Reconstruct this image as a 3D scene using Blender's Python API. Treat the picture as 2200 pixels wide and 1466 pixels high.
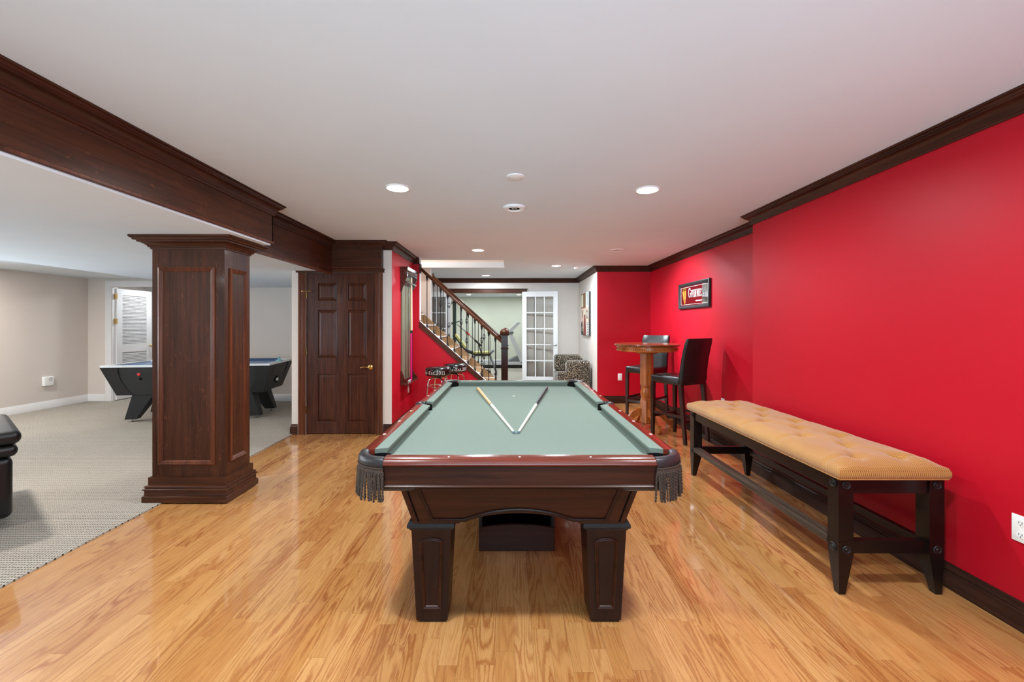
import bpy, bmesh, math, random
from mathutils import Vector, Matrix

random.seed(7)
for o in list(bpy.data.objects):
    bpy.data.objects.remove(o, do_unlink=True)
SC = bpy.context.scene
COL = SC.collection
PI = math.pi

# ------------------------------------------------------------------ camera
CAMH = 1.34
FPX = 920.0
cd = bpy.data.cameras.new('camera')
cd.sensor_fit = 'HORIZONTAL'
cd.sensor_width = 36.0
cd.lens = FPX / 2200.0 * 36.0
cd.shift_x = 8.0 / 2200.0
cd.shift_y = -33.0 / 2200.0
cd.clip_start = 0.05
cd.clip_end = 100
cam = bpy.data.objects.new('camera', cd)
cam.location = (0, 0, CAMH)
cam.rotation_euler = (PI / 2, 0, 0)
COL.objects.link(cam)
SC.camera = cam

# ------------------------------------------------------------------ world and light
w = bpy.data.worlds.new('world')
SC.world = w
w.use_nodes = True
w.node_tree.nodes['Background'].inputs[0].default_value = (0.75, 0.86, 1.0, 1)
w.node_tree.nodes['Background'].inputs[1].default_value = 1.0

SC.view_settings.view_transform = 'Standard'
SC.view_settings.look = 'None'
SC.view_settings.gamma = 1.0
SC.view_settings.use_curve_mapping = False
SC.view_settings.exposure = 0.0

def area(name, loc, rot, sx, sy, power, col=(1, 1, 1), shape='RECTANGLE', spread=PI):
    l = bpy.data.lights.new(name, 'AREA')
    l.shape = shape
    l.size = sx
    if shape in ('RECTANGLE', 'ELLIPSE'):
        l.size_y = sy
    l.energy = power
    l.color = col
    l.spread = spread
    o = bpy.data.objects.new(name, l)
    o.location = loc
    o.rotation_euler = rot
    COL.objects.link(o)
    return o

LAMP_COL = (0.88, 0.97, 1.02)
WARM_COL = (1.0, 0.93, 0.86)
DAY_COL = (0.52, 0.80, 1.0)
LAMP_W = 28.0
LAMP_SPREAD = 2.95
FAR_COL = (0.82, 0.96, 1.06)
# cool daylight aimed upwards to brighten the ceiling, through the glazed doors
# behind the camera and the windows of the carpeted room (all out of view)
area('daylight_main', (0.2, -3.25, 1.15), (PI / 2 + .75, 0, 0), 3.2, 1.8, 275, DAY_COL, spread=1.75)
area('daylight_side', (-5.0, -3.25, 1.25), (PI / 2 + .6, 0, 0), 2.6, 1.4, 60, DAY_COL, spread=1.8)
area('daylight_left', (-7.35, 3.2, 1.25), (PI / 2 + .5, 0, -PI / 2), 3.6, 1.1, 85, (0.78, 0.90, 1.0), spread=1.9)  # added on the left so cool light reaches the main ceiling

# ------------------------------------------------------------------ mesh helpers
class MB:
    def __init__(s, o=(0, 0, 0)):
        s.v = []; s.f = []; s.o = o
    def add(s, vs, fs):
        n = len(s.v)
        s.v += [tuple(v) for v in vs]
        s.f += [tuple(i + n for i in f) for f in fs]
        return s
    def box(s, x0, x1, y0, y1, z0, z1):
        return s.hexa([(x0, y0), (x1, y0), (x1, y1), (x0, y1)], z0, [(x0, y0), (x1, y0), (x1, y1), (x0, y1)], z1)
    def hexa(s, r0, z0, r1, z1):
        vs = [(a, b, z0) for a, b in r0] + [(a, b, z1) for a, b in r1]
        return s.add(vs, [(3, 2, 1, 0), (4, 5, 6, 7), (0, 1, 5, 4), (1, 2, 6, 5), (2, 3, 7, 6), (3, 0, 4, 7)])
    def pts8(s, p):
        return s.add(p, [(3, 2, 1, 0), (4, 5, 6, 7), (0, 1, 5, 4), (1, 2, 6, 5), (2, 3, 7, 6), (3, 0, 4, 7)])
    def rbox(s, x0, x1, y0, y1, z0, z1, r=0.01, seg=2):
        bm = bmesh.new()
        bmesh.ops.create_cube(bm, size=1)
        for v in bm.verts:
            v.co = Vector((x0 + (v.co.x + .5) * (x1 - x0), y0 + (v.co.y + .5) * (y1 - y0), z0 + (v.co.z + .5) * (z1 - z0)))
        bmesh.ops.bevel(bm, geom=bm.edges[:], offset=r, segments=seg, profile=0.5, affect='EDGES')
        bm.verts.index_update()
        s.add([v.co[:] for v in bm.verts], [[v.index for v in f.verts] for f in bm.faces])
        bm.free()
        return s
    def prism(s, poly, mp, h0, h1):
        n = len(poly)
        vs = [mp(u, v, h0) for u, v in poly] + [mp(u, v, h1) for u, v in poly]
        fs = [tuple(range(n - 1, -1, -1)), tuple(range(n, 2 * n))]
        for i in range(n):
            j = (i + 1) % n
            fs.append((i, j, j + n, i + n))
        return s.add(vs, fs)
    def strip(s, rows, mp, closed=False, caps=True):
        # rows: list of cross sections with equal number of 3d points
        k = len(rows[0]); n = len(s.v)
        for r in rows:
            s.v += [tuple(mp(*p)) if mp else tuple(p) for p in r]
        m = len(rows)
        rng = m if closed else m - 1
        for i in range(rng):
            a = n + i * k; b = n + ((i + 1) % m) * k
            for j in range(k):
                jj = (j + 1) % k
                s.f.append((a + j, a + jj, b + jj, b + j))
        if caps and not closed:
            s.f.append(tuple(n + j for j in range(k - 1, -1, -1)))
            s.f.append(tuple(n + (m - 1) * k + j for j in range(k)))
        return s
    def sweep(s, path, prof, mp, side=1, closed=False):
        # path: 2d points; prof: (offset, height); side 1 = left of path
        m = len(path); rows = []
        def nrm(a, b):
            dx, dy = b[0] - a[0], b[1] - a[1]
            l = math.hypot(dx, dy)
            return (-dy / l * side, dx / l * side)
        for i in range(m):
            if closed:
                n1 = nrm(path[i - 1], path[i]); n2 = nrm(path[i], path[(i + 1) % m])
            else:
                n1 = nrm(path[max(i - 1, 0)], path[max(i - 1, 0) + 1]) if i > 0 else nrm(path[0], path[1])
                n2 = nrm(path[i], path[i + 1]) if i < m - 1 else n1
            d = 1 + n1[0] * n2[0] + n1[1] * n2[1]
            nm = ((n1[0] + n2[0]) / d, (n1[1] + n2[1]) / d)
            rows.append([(path[i][0] + nm[0] * o, path[i][1] + nm[1] * o, h) for o, h in prof])
        return s.strip(rows, mp, closed)
    def tube(s, pts, r, seg=8, caps=True):
        pts = [Vector(p) for p in pts]
        m = len(pts); rows = []
        rr = r if isinstance(r, (list, tuple)) else [r] * m
        t0 = (pts[1] - pts[0]).normalized()
        up = Vector((0, 0, 1)) if abs(t0.z) < .9 else Vector((1, 0, 0))
        u = t0.cross(up).normalized()
        for i in range(m):
            t = (pts[min(i + 1, m - 1)] - pts[max(i - 1, 0)]).normalized()
            u = (u - t * u.dot(t)).normalized()
            v = t.cross(u)
            rows.append([tuple(pts[i] + (u * math.cos(2 * PI * k / seg) + v * math.sin(2 * PI * k / seg)) * rr[i]) for k in range(seg)])
        return s.strip(rows, None, False, caps)
    def lathe(s, prof, c=(0, 0, 0), seg=16, ph=0.0):
        rows = []
        for r, z in prof:
            r = max(r, 0.0004)
            rows.append([(c[0] + r * math.cos(2 * PI * k / seg + ph), c[1] + r * math.sin(2 * PI * k / seg + ph), c[2] + z) for k in range(seg)])
        return s.strip(rows, None)
    def build(s, name, mat, parent=None, smooth=None):
        me = bpy.data.meshes.new(name)
        ox, oy, oz = s.o
        me.from_pydata([(a - ox, b - oy, c - oz) for a, b, c in s.v], [], s.f)
        bm = bmesh.new(); bm.from_mesh(me)
        bmesh.ops.recalc_face_normals(bm, faces=bm.faces[:])
        bm.to_mesh(me); bm.free()
        if smooth:
            me.polygons.foreach_set('use_smooth', [True] * len(me.polygons))
            try:
                me.set_sharp_from_angle(angle=math.radians(smooth))
            except Exception:
                pass
        me.materials.append(mat)
        o = bpy.data.objects.new(name, me)
        COL.objects.link(o)
        if parent is not None:
            o.parent = parent
        return o

def tag(o, label=None, cat=None, group=None, kind=None):
    if label: o['label'] = label
    if cat: o['category'] = cat
    if group: o['group'] = group
    if kind: o['kind'] = kind
    return o

def thing(name, label, cat, loc=(0, 0, 0), rz=0.0, group=None):
    o = bpy.data.objects.new(name, None)
    o.empty_display_size = 0.05
    COL.objects.link(o)
    o.location = loc
    o.rotation_euler = (0, 0, rz)
    return tag(o, label, cat, group)

def struct(o):
    o['kind'] = 'structure'
    return o

def dup_tree(o, parent=None):
    c = o.copy()
    COL.objects.link(c)
    if parent is not None: c.parent = parent
    for ch in list(o.children):
        dup_tree(ch, c)
    return c

XY = lambda u, v, h: (u, v, h)
def atz(z0): return lambda u, v, h: (u, v, z0 + h)
def fy(y0): return lambda u, v, h: (u, y0 - h, v)        # face looking towards -y
def fx(x0, s=1): return lambda u, v, h: (x0 + s * h, u, v)  # face looking towards +x (s=1) or -x

# ------------------------------------------------------------------ materials
def srgb(r, g, b):
    f = lambda c: (c / 12.92 if c <= .04045 else ((c + .055) / 1.055) ** 2.4)
    return (f(r / 255.), f(g / 255.), f(b / 255.), 1)

class NT:
    def __init__(s, name):
        s.m = bpy.data.materials.new(name); s.m.use_nodes = True
        s.t = s.m.node_tree; s.p = s.t.nodes['Principled BSDF']
    def n(s, typ, **kw):
        nd = s.t.nodes.new(typ)
        for k, v in kw.items(): setattr(nd, k, v)
        return nd
    def l(s, a, b): s.t.links.new(a, b)
    def inp(s, nd, idx, v):
        if hasattr(v, 'is_linked') or hasattr(v, 'links'): s.l(v, nd.inputs[idx])
        else: nd.inputs[idx].default_value = v
    def math(s, op, a, b=0.0, c=0.0):
        nd = s.n('ShaderNodeMath', operation=op)
        s.inp(nd, 0, a); s.inp(nd, 1, b)
        if op in ('MULTIPLY_ADD', 'COMPARE'): s.inp(nd, 2, c)
        return nd.outputs[0]
    def coord(s, kind='Object', scale=(1, 1, 1), loc=None):
        tc = s.n('ShaderNodeTexCoord'); mp = s.n('ShaderNodeMapping')
        s.l(tc.outputs[kind], mp.inputs[0]); mp.inputs['Scale'].default_value = scale
        if loc: mp.inputs['Location'].default_value = loc
        return mp.outputs[0]
    def noise(s, vec, scale=1, detail=4, rough=.55, dist=0):
        nd = s.n('ShaderNodeTexNoise'); s.l(vec, nd.inputs['Vector'])
        nd.inputs['Scale'].default_value = scale; nd.inputs['Detail'].default_value = detail
        nd.inputs['Roughness'].default_value = rough; nd.inputs['Distortion'].default_value = dist
        return nd.outputs['Fac']
    def ramp(s, fac, stops):
        nd = s.n('ShaderNodeValToRGB'); s.l(fac, nd.inputs[0])
        e = nd.color_ramp.elements
        e[0].position, e[0].color = stops[0]; e[1].position, e[1].color = stops[-1]
        for p, c in stops[1:-1]:
            x = e.new(p); x.color = c
        return nd.outputs[0]
    def mix(s, fac, a, b, mode='MIX'):
        nd = s.n('ShaderNodeMix', data_type='RGBA', blend_type=mode)
        s.inp(nd, 0, fac)
        for i, v in ((6, a), (7, b)):
            s.inp(nd, i, v)
        return nd.outputs[2]
    def bump(s, h, strength=.2, dist=.002):
        nd = s.n('ShaderNodeBump'); nd.inputs['Strength'].default_value = strength
        nd.inputs['Distance'].default_value = dist
        s.l(h, nd.inputs['Height']); s.l(nd.outputs[0], s.p.inputs['Normal'])
    def set(s, color=None, rough=None, metal=None, spec=None, coat=None, coatr=None, sheen=None):
        p = s.p.inputs
        if color is not None: s.inp(s.p, 'Base Color', color)
        if rough is not None: s.inp(s.p, 'Roughness', rough)
        if metal is not None: p['Metallic'].default_value = metal
        if spec is not None: p['Specular IOR Level'].default_value = spec
        if coat is not None: p['Coat Weight'].default_value = coat
        if coatr is not None: p['Coat Roughness'].default_value = coatr
        if sheen is not None: p['Sheen Weight'].default_value = sheen
        return s.m

def plain(name, c, rough=.5, metal=0, spec=.5, nscale=30, var=.06, bump=0.0, coat=None):
    t = NT(name)
    n = t.noise(t.coord(scale=(1, 1, 1)), nscale, 3)
    lo = tuple(x * (1 - var) for x in c[:3]) + (1,); hi = tuple(min(1, x * (1 + var)) for x in c[:3]) + (1,)
    if bump: t.bump(t.noise(t.coord(), nscale * 8, 3), bump, .001)
    return t.set(t.ramp(n, [(.3, lo), (.7, hi)]), rough, metal, spec, coat)

def wood(name, dark, light, axis='z', rough=.38, coat=.05, k=1.0, coatr=.12, curl=0.0):
    t = NT(name)
    a, b = 1.6 * k, 34 * k
    sc = {'x': (a, b, b), 'y': (b, a, b), 'z': (b, b, a)}[axis]
    n1 = t.noise(t.coord(scale=sc), 1, 6, .6, .6)
    n2 = t.noise(t.coord(scale=tuple(x * 6 for x in sc)), 1, 3, .6)
    sc3 = {'x': (.8, 4, 4), 'y': (4, .8, 4), 'z': (4, 4, .8)}[axis]
    n3 = t.noise(t.coord(scale=sc3), 1, 3, .5, 1.2)
    f = t.math('ADD', t.math('MULTIPLY', n1, .6), t.math('ADD', t.math('MULTIPLY', n2, .2), t.math('MULTIPLY', n3, .2)))
    col = t.ramp(f, [(.34, dark), (.66, light)])
    if curl:
        # light curls of the figured veneer: thin contour lines of a slow noise
        c3 = {'x': (1.2, 5, 5), 'y': (5, 1.2, 5), 'z': (5, 5, 1.2)}[axis]
        q = t.noise(t.coord(scale=c3), 1, 4, .6, 1.0)
        s_ = t.math('ABSOLUTE', t.math('SINE', t.math('MULTIPLY', q, 42.0)))
        line = t.math('LESS_THAN', s_, .07)
        gate = t.math('GREATER_THAN', t.noise(t.coord(scale=(9, 9, 9)), 1, 2), .54)
        col = t.mix(t.math('MULTIPLY', t.math('MULTIPLY', line, gate), curl), col, tuple(min(1, x * 2.6) for x in light[:3]) + (1,))
    t.bump(n1, .05, .001)
    return t.set(col, rough, spec=.2, coat=coat, coatr=coatr)

def oak_planks(name):
    t = NT(name)
    oi = t.n('ShaderNodeObjectInfo'); at = t.n('ShaderNodeAttribute'); at.attribute_name = 'rnd'
    r = t.math('FRACT', t.math('ADD', t.math('MULTIPLY', oi.outputs['Random'], 1.0), at.outputs['Fac']))
    tc = t.n('ShaderNodeTexCoord')
    cv = t.n('ShaderNodeCombineXYZ')
    t.l(t.math('MULTIPLY', r, 37.0), cv.inputs[0]); t.l(t.math('MULTIPLY', r, 91.0), cv.inputs[1]); t.l(t.math('MULTIPLY', r, 13.0), cv.inputs[2])
    ad = t.n('ShaderNodeVectorMath', operation='ADD'); t.l(tc.outputs['Object'], ad.inputs[0]); t.l(cv.outputs[0], ad.inputs[1])
    def mp(sc):
        m_ = t.n('ShaderNodeMapping'); t.l(ad.outputs[0], m_.inputs[0]); m_.inputs['Scale'].default_value = sc
        return m_.outputs[0]
    big = t.noise(mp((12, 1.15, 1)), 1, 1.5, .45, .3)
    jag = t.noise(mp((150, 34, 1)), 1, 3, .6)
    rings = t.math('ADD', t.math('MULTIPLY', big, 82.0), t.math('MULTIPLY', jag, 3.4))
    ring = t.math('MULTIPLY_ADD', t.math('SINE', rings), .5, .5)
    ring = t.math('POWER', ring, 2.0)
    fib = t.noise(mp((330, 9, 1)), 1, 4, .65)
    amount = t.noise(mp((3, .8, 1)), 1, 2)
    base = t.ramp(r, [(0.0, srgb(188, 130, 72)), (.18, srgb(200, 146, 88)), (.36, srgb(192, 136, 78)), (.52, srgb(206, 152, 94)), (.7, srgb(197, 141, 82)), (.88, srgb(182, 122, 68)), (1.0, srgb(202, 148, 88))])
    dark = t.mix(1.0, base, srgb(188, 140, 108), 'MULTIPLY')
    f1 = t.math('MULTIPLY', ring, t.ramp(amount, [(.34, (.1, .1, .1, 1)), (.62, (.72, .72, .72, 1))]))
    c1 = t.mix(f1, base, dark)
    f2 = t.math('MULTIPLY', t.math('GREATER_THAN', fib, .57), .28)
    c2 = t.mix(f2, c1, dark)
    t.bump(fib, .02, .0006)
    return t.set(c2, .22, spec=.5, coat=.9, coatr=.05)

def carpet_mat(name, ca, cb, period=(0.0155, 0.020)):
    t = NT(name)
    wv = t.n('ShaderNodeTexNoise'); v = t.coord(scale=(1, 1, 1))
    t.l(v, wv.inputs['Vector']); wv.inputs['Scale'].default_value = 26; wv.inputs['Detail'].default_value = 2
    off = t.n('ShaderNodeVectorMath', operation='SCALE'); t.l(wv.outputs['Color'], off.inputs[0]); off.inputs['Scale'].default_value = .011
    ad = t.n('ShaderNodeVectorMath', operation='ADD'); t.l(v, ad.inputs[0]); t.l(off.outputs[0], ad.inputs[1])
    sep = t.n('ShaderNodeSeparateXYZ'); t.l(ad.outputs[0], sep.inputs[0])
    row = t.math('FLOOR', t.math('DIVIDE', sep.outputs[1], period[1]))
    stag = t.math('MULTIPLY', t.math('MODULO', row, 2.0), period[0] * .5)
    sx = t.math('SINE', t.math('MULTIPLY', t.math('ADD', sep.outputs[0], stag), 2 * PI / period[0]))
    sy = t.math('SINE', t.math('MULTIPLY', sep.outputs[1], 2 * PI / period[1]))
    h = t.math('MULTIPLY_ADD', t.math('ADD', sx, sy), .25, .5)
    fine = t.noise(v, 420, 2)
    hh = t.math('MULTIPLY_ADD', fine, .35, t.math('MULTIPLY', h, .75))
    col = t.ramp(hh, [(.24, cb), (.54, ca), (.9, tuple(min(1, x * 1.12) for x in ca[:3]) + (1,))])
    patch = t.noise(t.coord(scale=(1.2, 1.2, 1)), 1, 3)
    col = t.mix(.18, col, t.ramp(patch, [(.35, (.6, .6, .6, 1)), (.65, (1, 1, 1, 1))]), 'MULTIPLY')
    t.bump(hh, .55, .006)
    return t.set(col, .95, spec=.12)

def emit(name, c, strength):
    t = NT(name)
    t.p.inputs['Base Color'].default_value = c
    t.p.inputs['Emission Color'].default_value = c
    t.p.inputs['Emission Strength'].default_value = strength
    return t.m

def glass(name):
    t = NT(name)
    t.p.inputs['Base Color'].default_value = (1, 1, 1, 1)
    t.p.inputs['Roughness'].default_value = .02
    t.p.inputs['IOR'].default_value = 1.45
    tr = t.n('ShaderNodeBsdfTransparent'); tr.inputs[0].default_value = (.94, .95, .94, 1)
    gl = t.n('ShaderNodeBsdfGlossy'); gl.inputs['Roughness'].default_value = .03
    fr = t.n('ShaderNodeFresnel'); fr.inputs[0].default_value = 1.45
    mx = t.n('ShaderNodeMixShader')
    t.l(fr.outputs[0], mx.inputs[0]); t.l(tr.outputs[0], mx.inputs[1]); t.l(gl.outputs[0], mx.inputs[2])
    t.l(mx.outputs[0], t.t.nodes['Material Output'].inputs[0])
    return t.m

def leopard(name):
    t = NT(name)
    v = t.coord(scale=(1, 1, 1))
    vo = t.n('ShaderNodeTexVoronoi', feature='DISTANCE_TO_EDGE'); t.l(v, vo.inputs['Vector']); vo.inputs['Scale'].default_value = 33
    n = t.noise(v, 60, 3)
    d = t.math('MULTIPLY_ADD', n, .2, vo.outputs['Distance'])
    cen = t.n('ShaderNodeTexVoronoi', feature='F1'); t.l(v, cen.inputs['Vector']); cen.inputs['Scale'].default_value = 33
    c = t.ramp(d, [(.122, srgb(190, 170, 142)), (.150, srgb(20, 16, 14))])
    core = t.math('LESS_THAN', cen.outputs['Distance'], .16)
    c = t.mix(core, c, srgb(108, 76, 52))
    return t.set(c, .8, spec=.2, sheen=.3)

def weave(name, ca, cb, period=.0060):
    t = NT(name)
    v = t.coord()
    sep = t.n('ShaderNodeSeparateXYZ'); t.l(v, sep.inputs[0])
    a = t.math('SINE', t.math('MULTIPLY', t.math('ADD', sep.outputs[1], t.math('MULTIPLY', t.math('SINE', t.math('MULTIPLY', sep.outputs[0], 2 * PI / (period * 1.6))), period * .35)), 2 * PI / period))
    h = t.math('MULTIPLY_ADD', a, .5, .5)
    col = t.ramp(h, [(.1, cb), (.75, ca)])
    big = t.noise(t.coord(scale=(3, 3, 3)), 1, 3)
    col = t.mix(.25, col, t.ramp(big, [(.35, srgb(196, 120, 60)), (.65, srgb(255, 236, 196))]), 'MULTIPLY')
    t.bump(h, .3, .0015)
    return t.set(col, .6, spec=.25, sheen=.35)

M = {}
M['oak'] = oak_planks('oak_floor')
M['subfloor'] = plain('subfloor', srgb(60, 38, 22), .8)
M['carpet'] = carpet_mat('loop_carpet', srgb(182, 174, 162), srgb(58, 52, 45), (0.017, 0.023))
M['carpet_far'] = carpet_mat('pale_carpet', srgb(205, 196, 182), srgb(150, 140, 126))
M['stair_carpet'] = plain('stair_runner', srgb(150, 118, 84), .95, spec=.1, nscale=120, var=.3, bump=.4)
M['red'] = plain('red_paint', srgb(187, 12, 34), .45, spec=.28, nscale=1.5, var=.02)
M['white'] = plain('ceiling_paint', srgb(218, 225, 231), .85, spec=.2, nscale=2, var=.015)
M['cream'] = plain('cream_paint', srgb(220, 209, 200), .7, spec=.3, nscale=2, var=.02)
M['green'] = plain('sage_paint', srgb(206, 207, 190), .7, spec=.3, nscale=2, var=.02)
M['trimwhite'] = plain('white_trim', srgb(232, 229, 228), .4, spec=.5, nscale=5, var=.02)
WD, WL = srgb(46, 22, 11), srgb(90, 49, 28)
M['wz'] = wood('walnut_upright', WD, WL, 'z', curl=.45, k=.8)
M['wy'] = wood('walnut_long', WD, WL, 'y', curl=.5)
M['wx'] = wood('walnut_cross', WD, WL, 'x')
M['crown'] = wood('walnut_moulding', srgb(40, 20, 14), srgb(80, 44, 30), 'y', rough=.38)
M['mould'] = wood('walnut_bead', srgb(62, 30, 18), srgb(120, 66, 40), 'z')
M['door'] = wood('stained_pine_door', srgb(40, 20, 14), srgb(92, 50, 33), 'z', rough=.36, k=1.3)
M['casing'] = wood('walnut_casing', srgb(58, 30, 20), srgb(122, 70, 46), 'z', rough=.34)
M['base'] = wood('walnut_base', srgb(34, 20, 15), srgb(72, 42, 32), 'y', rough=.36)
M['basex'] = wood('walnut_base_cross', srgb(34, 20, 15), srgb(84, 48, 34), 'x', rough=.36)
M['rail'] = wood('cherry_rail', srgb(86, 30, 20), srgb(126, 48, 32), 'y', rough=.22, coat=.5)
M['railx'] = wood('cherry_rail_cross', srgb(80, 32, 22), srgb(120, 54, 38), 'x', rough=.22, coat=.5)
M['apron'] = wood('mahogany_cross', srgb(38, 19, 12), srgb(74, 38, 24), 'x', rough=.32)
M['aprony'] = wood('mahogany_long', srgb(38, 19, 12), srgb(74, 38, 24), 'y', rough=.32)
M['tleg'] = wood('mahogany_leg', srgb(30, 15, 9), srgb(54, 28, 17), 'z', rough=.3)
M['felt'] = plain('sage_felt', srgb(119, 131, 121), .95, spec=.1, nscale=260, var=.07)
M['leather'] = plain('black_leather', srgb(40, 38, 40), .34, spec=.5, nscale=60, var=.2, bump=.15)
M['leather2'] = plain('chair_leather', srgb(24, 20, 19), .36, spec=.5, nscale=40, var=.2, bump=.2)
M['sofa'] = plain('sofa_leather', srgb(14, 15, 17), .38, spec=.5, nscale=14, var=.3, bump=.25)
M['black'] = plain('black_plastic', srgb(18, 18, 19), .5, nscale=8)
M['hole'] = plain('pocket_black', srgb(8, 8, 9), .8, spec=.1)
M['fringe'] = plain('taupe_cord', srgb(76, 63, 55), .8, spec=.2, nscale=200, var=.3)
M['pearl'] = plain('pearl_sight', srgb(245, 238, 226), .25)
M['benchwood'] = plain('espresso_wood', srgb(20, 12, 10), .36, spec=.32, nscale=12, var=.3, coat=.1)
M['footrail'] = wood('worn_espresso', srgb(34, 24, 20), srgb(92, 78, 66), 'y', rough=.35)
M['gold'] = weave('gold_chenille', srgb(206, 158, 82), srgb(132, 74, 24))
M['piping'] = plain('gold_piping', srgb(196, 142, 74), .6, nscale=300, var=.3)
M['chairleg'] = plain('espresso_leg', srgb(36, 20, 16), .32, nscale=10, var=.3, coat=.3)
M['honey'] = wood('honey_oak', srgb(120, 58, 22), srgb(196, 116, 56), 'z', rough=.28, coat=.4)
M['honeyx'] = wood('honey_oak_top', srgb(84, 36, 18), srgb(140, 72, 38), 'x', rough=.2, coat=.6)
M['brass'] = plain('brass', srgb(214, 178, 110), .22, metal=1, nscale=5)
M['chrome'] = plain('chrome', srgb(225, 225, 228), .08, metal=1, nscale=5)
M['nickel'] = plain('nickel', srgb(190, 190, 190), .25, metal=1, nscale=5)
M['iron'] = plain('black_iron', srgb(26, 26, 27), .5, metal=.3, nscale=30)
M['plate'] = plain('outlet_plate', srgb(244, 243, 240), .4, nscale=5, var=.01)
M['slot'] = plain('outlet_slot', srgb(60, 58, 56), .6)
M['lamp'] = emit('lamp_lens', (1, .97, .92, 1), 9.0)
M['lampoff'] = plain('dull_lens', srgb(206, 204, 203), .3)
M['glass'] = glass('pane_glass')
M['mirror'] = plain('mirror_glass', srgb(232, 226, 224), .03, metal=1, nscale=3, var=.005)
M['leopard'] = leopard('leopard_print')
M['white_print'] = plain('white_print', srgb(240, 238, 232), .5, nscale=4, var=.01)
M['gold_print'] = plain('gold_print', srgb(200, 140, 50), .4, nscale=60, var=.2)
M['redsign'] = plain('sign_red', srgb(196, 30, 38), .15, spec=.6, nscale=4, var=.04)
M['vinyl'] = plain('black_vinyl', srgb(16, 17, 18), .2, spec=.6, nscale=10, coat=.5)
M['hockey'] = plain('hockey_cabinet', srgb(40, 41, 43), .5, nscale=60, var=.1)
M['hockeydark'] = plain('hockey_corner', srgb(28, 29, 31), .5, nscale=60, var=.1)
M['blue'] = plain('playfield_blue', srgb(64, 116, 178), .25, nscale=20, var=.05)
M['guard'] = plain('guard_blue', srgb(30, 62, 96), .4, nscale=10)
M['railgrey'] = plain('hockey_rail', srgb(222, 228, 228), .3, nscale=10, var=.02)
M['teal'] = plain('teal_plastic', srgb(120, 186, 190), .35, nscale=10)
M['redp'] = plain('red_plastic', srgb(220, 40, 44), .3, nscale=10)
M['cueblond'] = wood('blond_cue', srgb(206, 164, 108), srgb(232, 200, 150), 'y', rough=.25)
M['cuewhite'] = plain('maple_shaft', srgb(238, 230, 216), .3, nscale=20, var=.03)
M['pink'] = plain('pink_wrap', srgb(226, 24, 110), .3, nscale=20)
M['purple'] = plain('purple_wrap', srgb(52, 22, 52), .3, nscale=20)
M['chalk'] = plain('blue_chalk', srgb(96, 128, 138), .9, nscale=100)
M['rackboard'] = wood('olive_lit_board', srgb(96, 92, 74), srgb(140, 140, 116), 'z', rough=.3)  # olive cast of the light on the rack is put into the board colour
M['rackfront'] = wood('rack_walnut', srgb(52, 26, 18), srgb(92, 54, 38), 'y', rough=.18, coat=.8)
M['gymwhite'] = plain('machine_white', srgb(226, 226, 228), .4, nscale=10, var=.02)
M['gymgrey'] = plain('machine_grey', srgb(120, 120, 124), .5, nscale=10)
M['yellow'] = plain('yellow_pad', srgb(206, 198, 120), .5, nscale=30, var=.1)
M['gymgreen'] = plain('dark_green_steel', srgb(38, 62, 52), .4, nscale=10)
M['canvas_dark'] = plain('canvas_edge', srgb(52, 52, 50), .8)
for k, c in (('a_cream', (226, 222, 190)), ('a_brown', (134, 94, 62)), ('a_pale', (226, 230, 222)), ('a_teal', (96, 140, 146)), ('a_rust', (132, 62, 52)), ('a_pink', (226, 196, 176)), ('a_dark', (58, 54, 48)), ('a_white', (238, 236, 230))):
    M[k] = plain('canvas_' + k[2:], srgb(*c), .8, nscale=40, var=.15)
# ================================================================== STRUCTURE
ZC = 2.365      # main ceiling
ZS = 2.015      # soffit over the columns
ZL = 2.17       # ceiling of the carpeted room
YB = -3.3       # wall behind the camera
XR, XR2 = 2.255, 2.45       # right wall, alcove wall
YR = 3.95                    # end of the bump-out
YA = 7.38                    # alcove end wall
XCW = 1.53                   # cream wall with the canvas
YF = 9.3                     # far wall
XL = -7.41; YBK = 7.55       # carpeted room: left wall, back wall
YD = 5.27                    # wall with the stained door
XDL, XDR = -2.665, -1.432
YST = 6.49; YSF = 7.6        # near and far side of the stairs

# ---- floor: subfloor slab with oak planks
floor = struct(MB().box(-2.75, 2.62, YB, 7.5, -.06, -.0125).build('floor', M['subfloor']))
PW = 0.0760
def plank_mesh(L):
    w2, l2 = PW / 2 - .00028, L / 2 - .0003
    return MB().box(-w2, w2, -l2, l2, -.0125, 0)
LENS = [.28, .42, .55, .7, .86, 1.02, 1.2]
planks = []
rp = random.Random(11)
x = -2.71
while x < 2.25:
    y = YB + rp.uniform(-.9, 0)
    while y < 7.44:
        L = rp.choice(LENS)
        y1 = min(y + L, 7.47)
        planks.append((x + PW / 2, y, L))
        y += L
    x += PW
def seen(p):
    cx, y0, L = p
    d = max(y0 + L * .5, 1.75)
    if y0 + L < 1.62: return 0
    px = abs(cx * FPX / d)
    if px > 1230: return 0
    if cx < -2.62: return 0
    return L / (d * d * d)
order = sorted(planks, key=seen, reverse=True)
near, rest = order[:290], order[290:]
pm = {}
for cx, y0, L in near:
    if L not in pm:
        o = plank_mesh(L).build('plank', M['oak'], floor)
        pm[L] = o.data
    else:
        o = bpy.data.objects.new('plank', pm[L]); COL.objects.link(o); o.parent = floor
    o.location = (cx, y0 + L / 2, 0)
mb = MB(); cols = []
for cx, y0, L in rest:
    pmsh = plank_mesh(L)
    ya, yb = y0, min(y0 + L, 7.48)
    if yb - ya < .02: continue
    vs = [(a + cx, min(max(b + y0 + L / 2, YB), 7.48), c) for a, b, c in pmsh.v]
    mb.add(vs, pmsh.f); cols += [rp.random()] * len(pmsh.f)
po = mb.build('plank_field', M['oak'], floor)
po['kind'] = 'stuff'
at = po.data.attributes.new('rnd', 'FLOAT', 'FACE')
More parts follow.
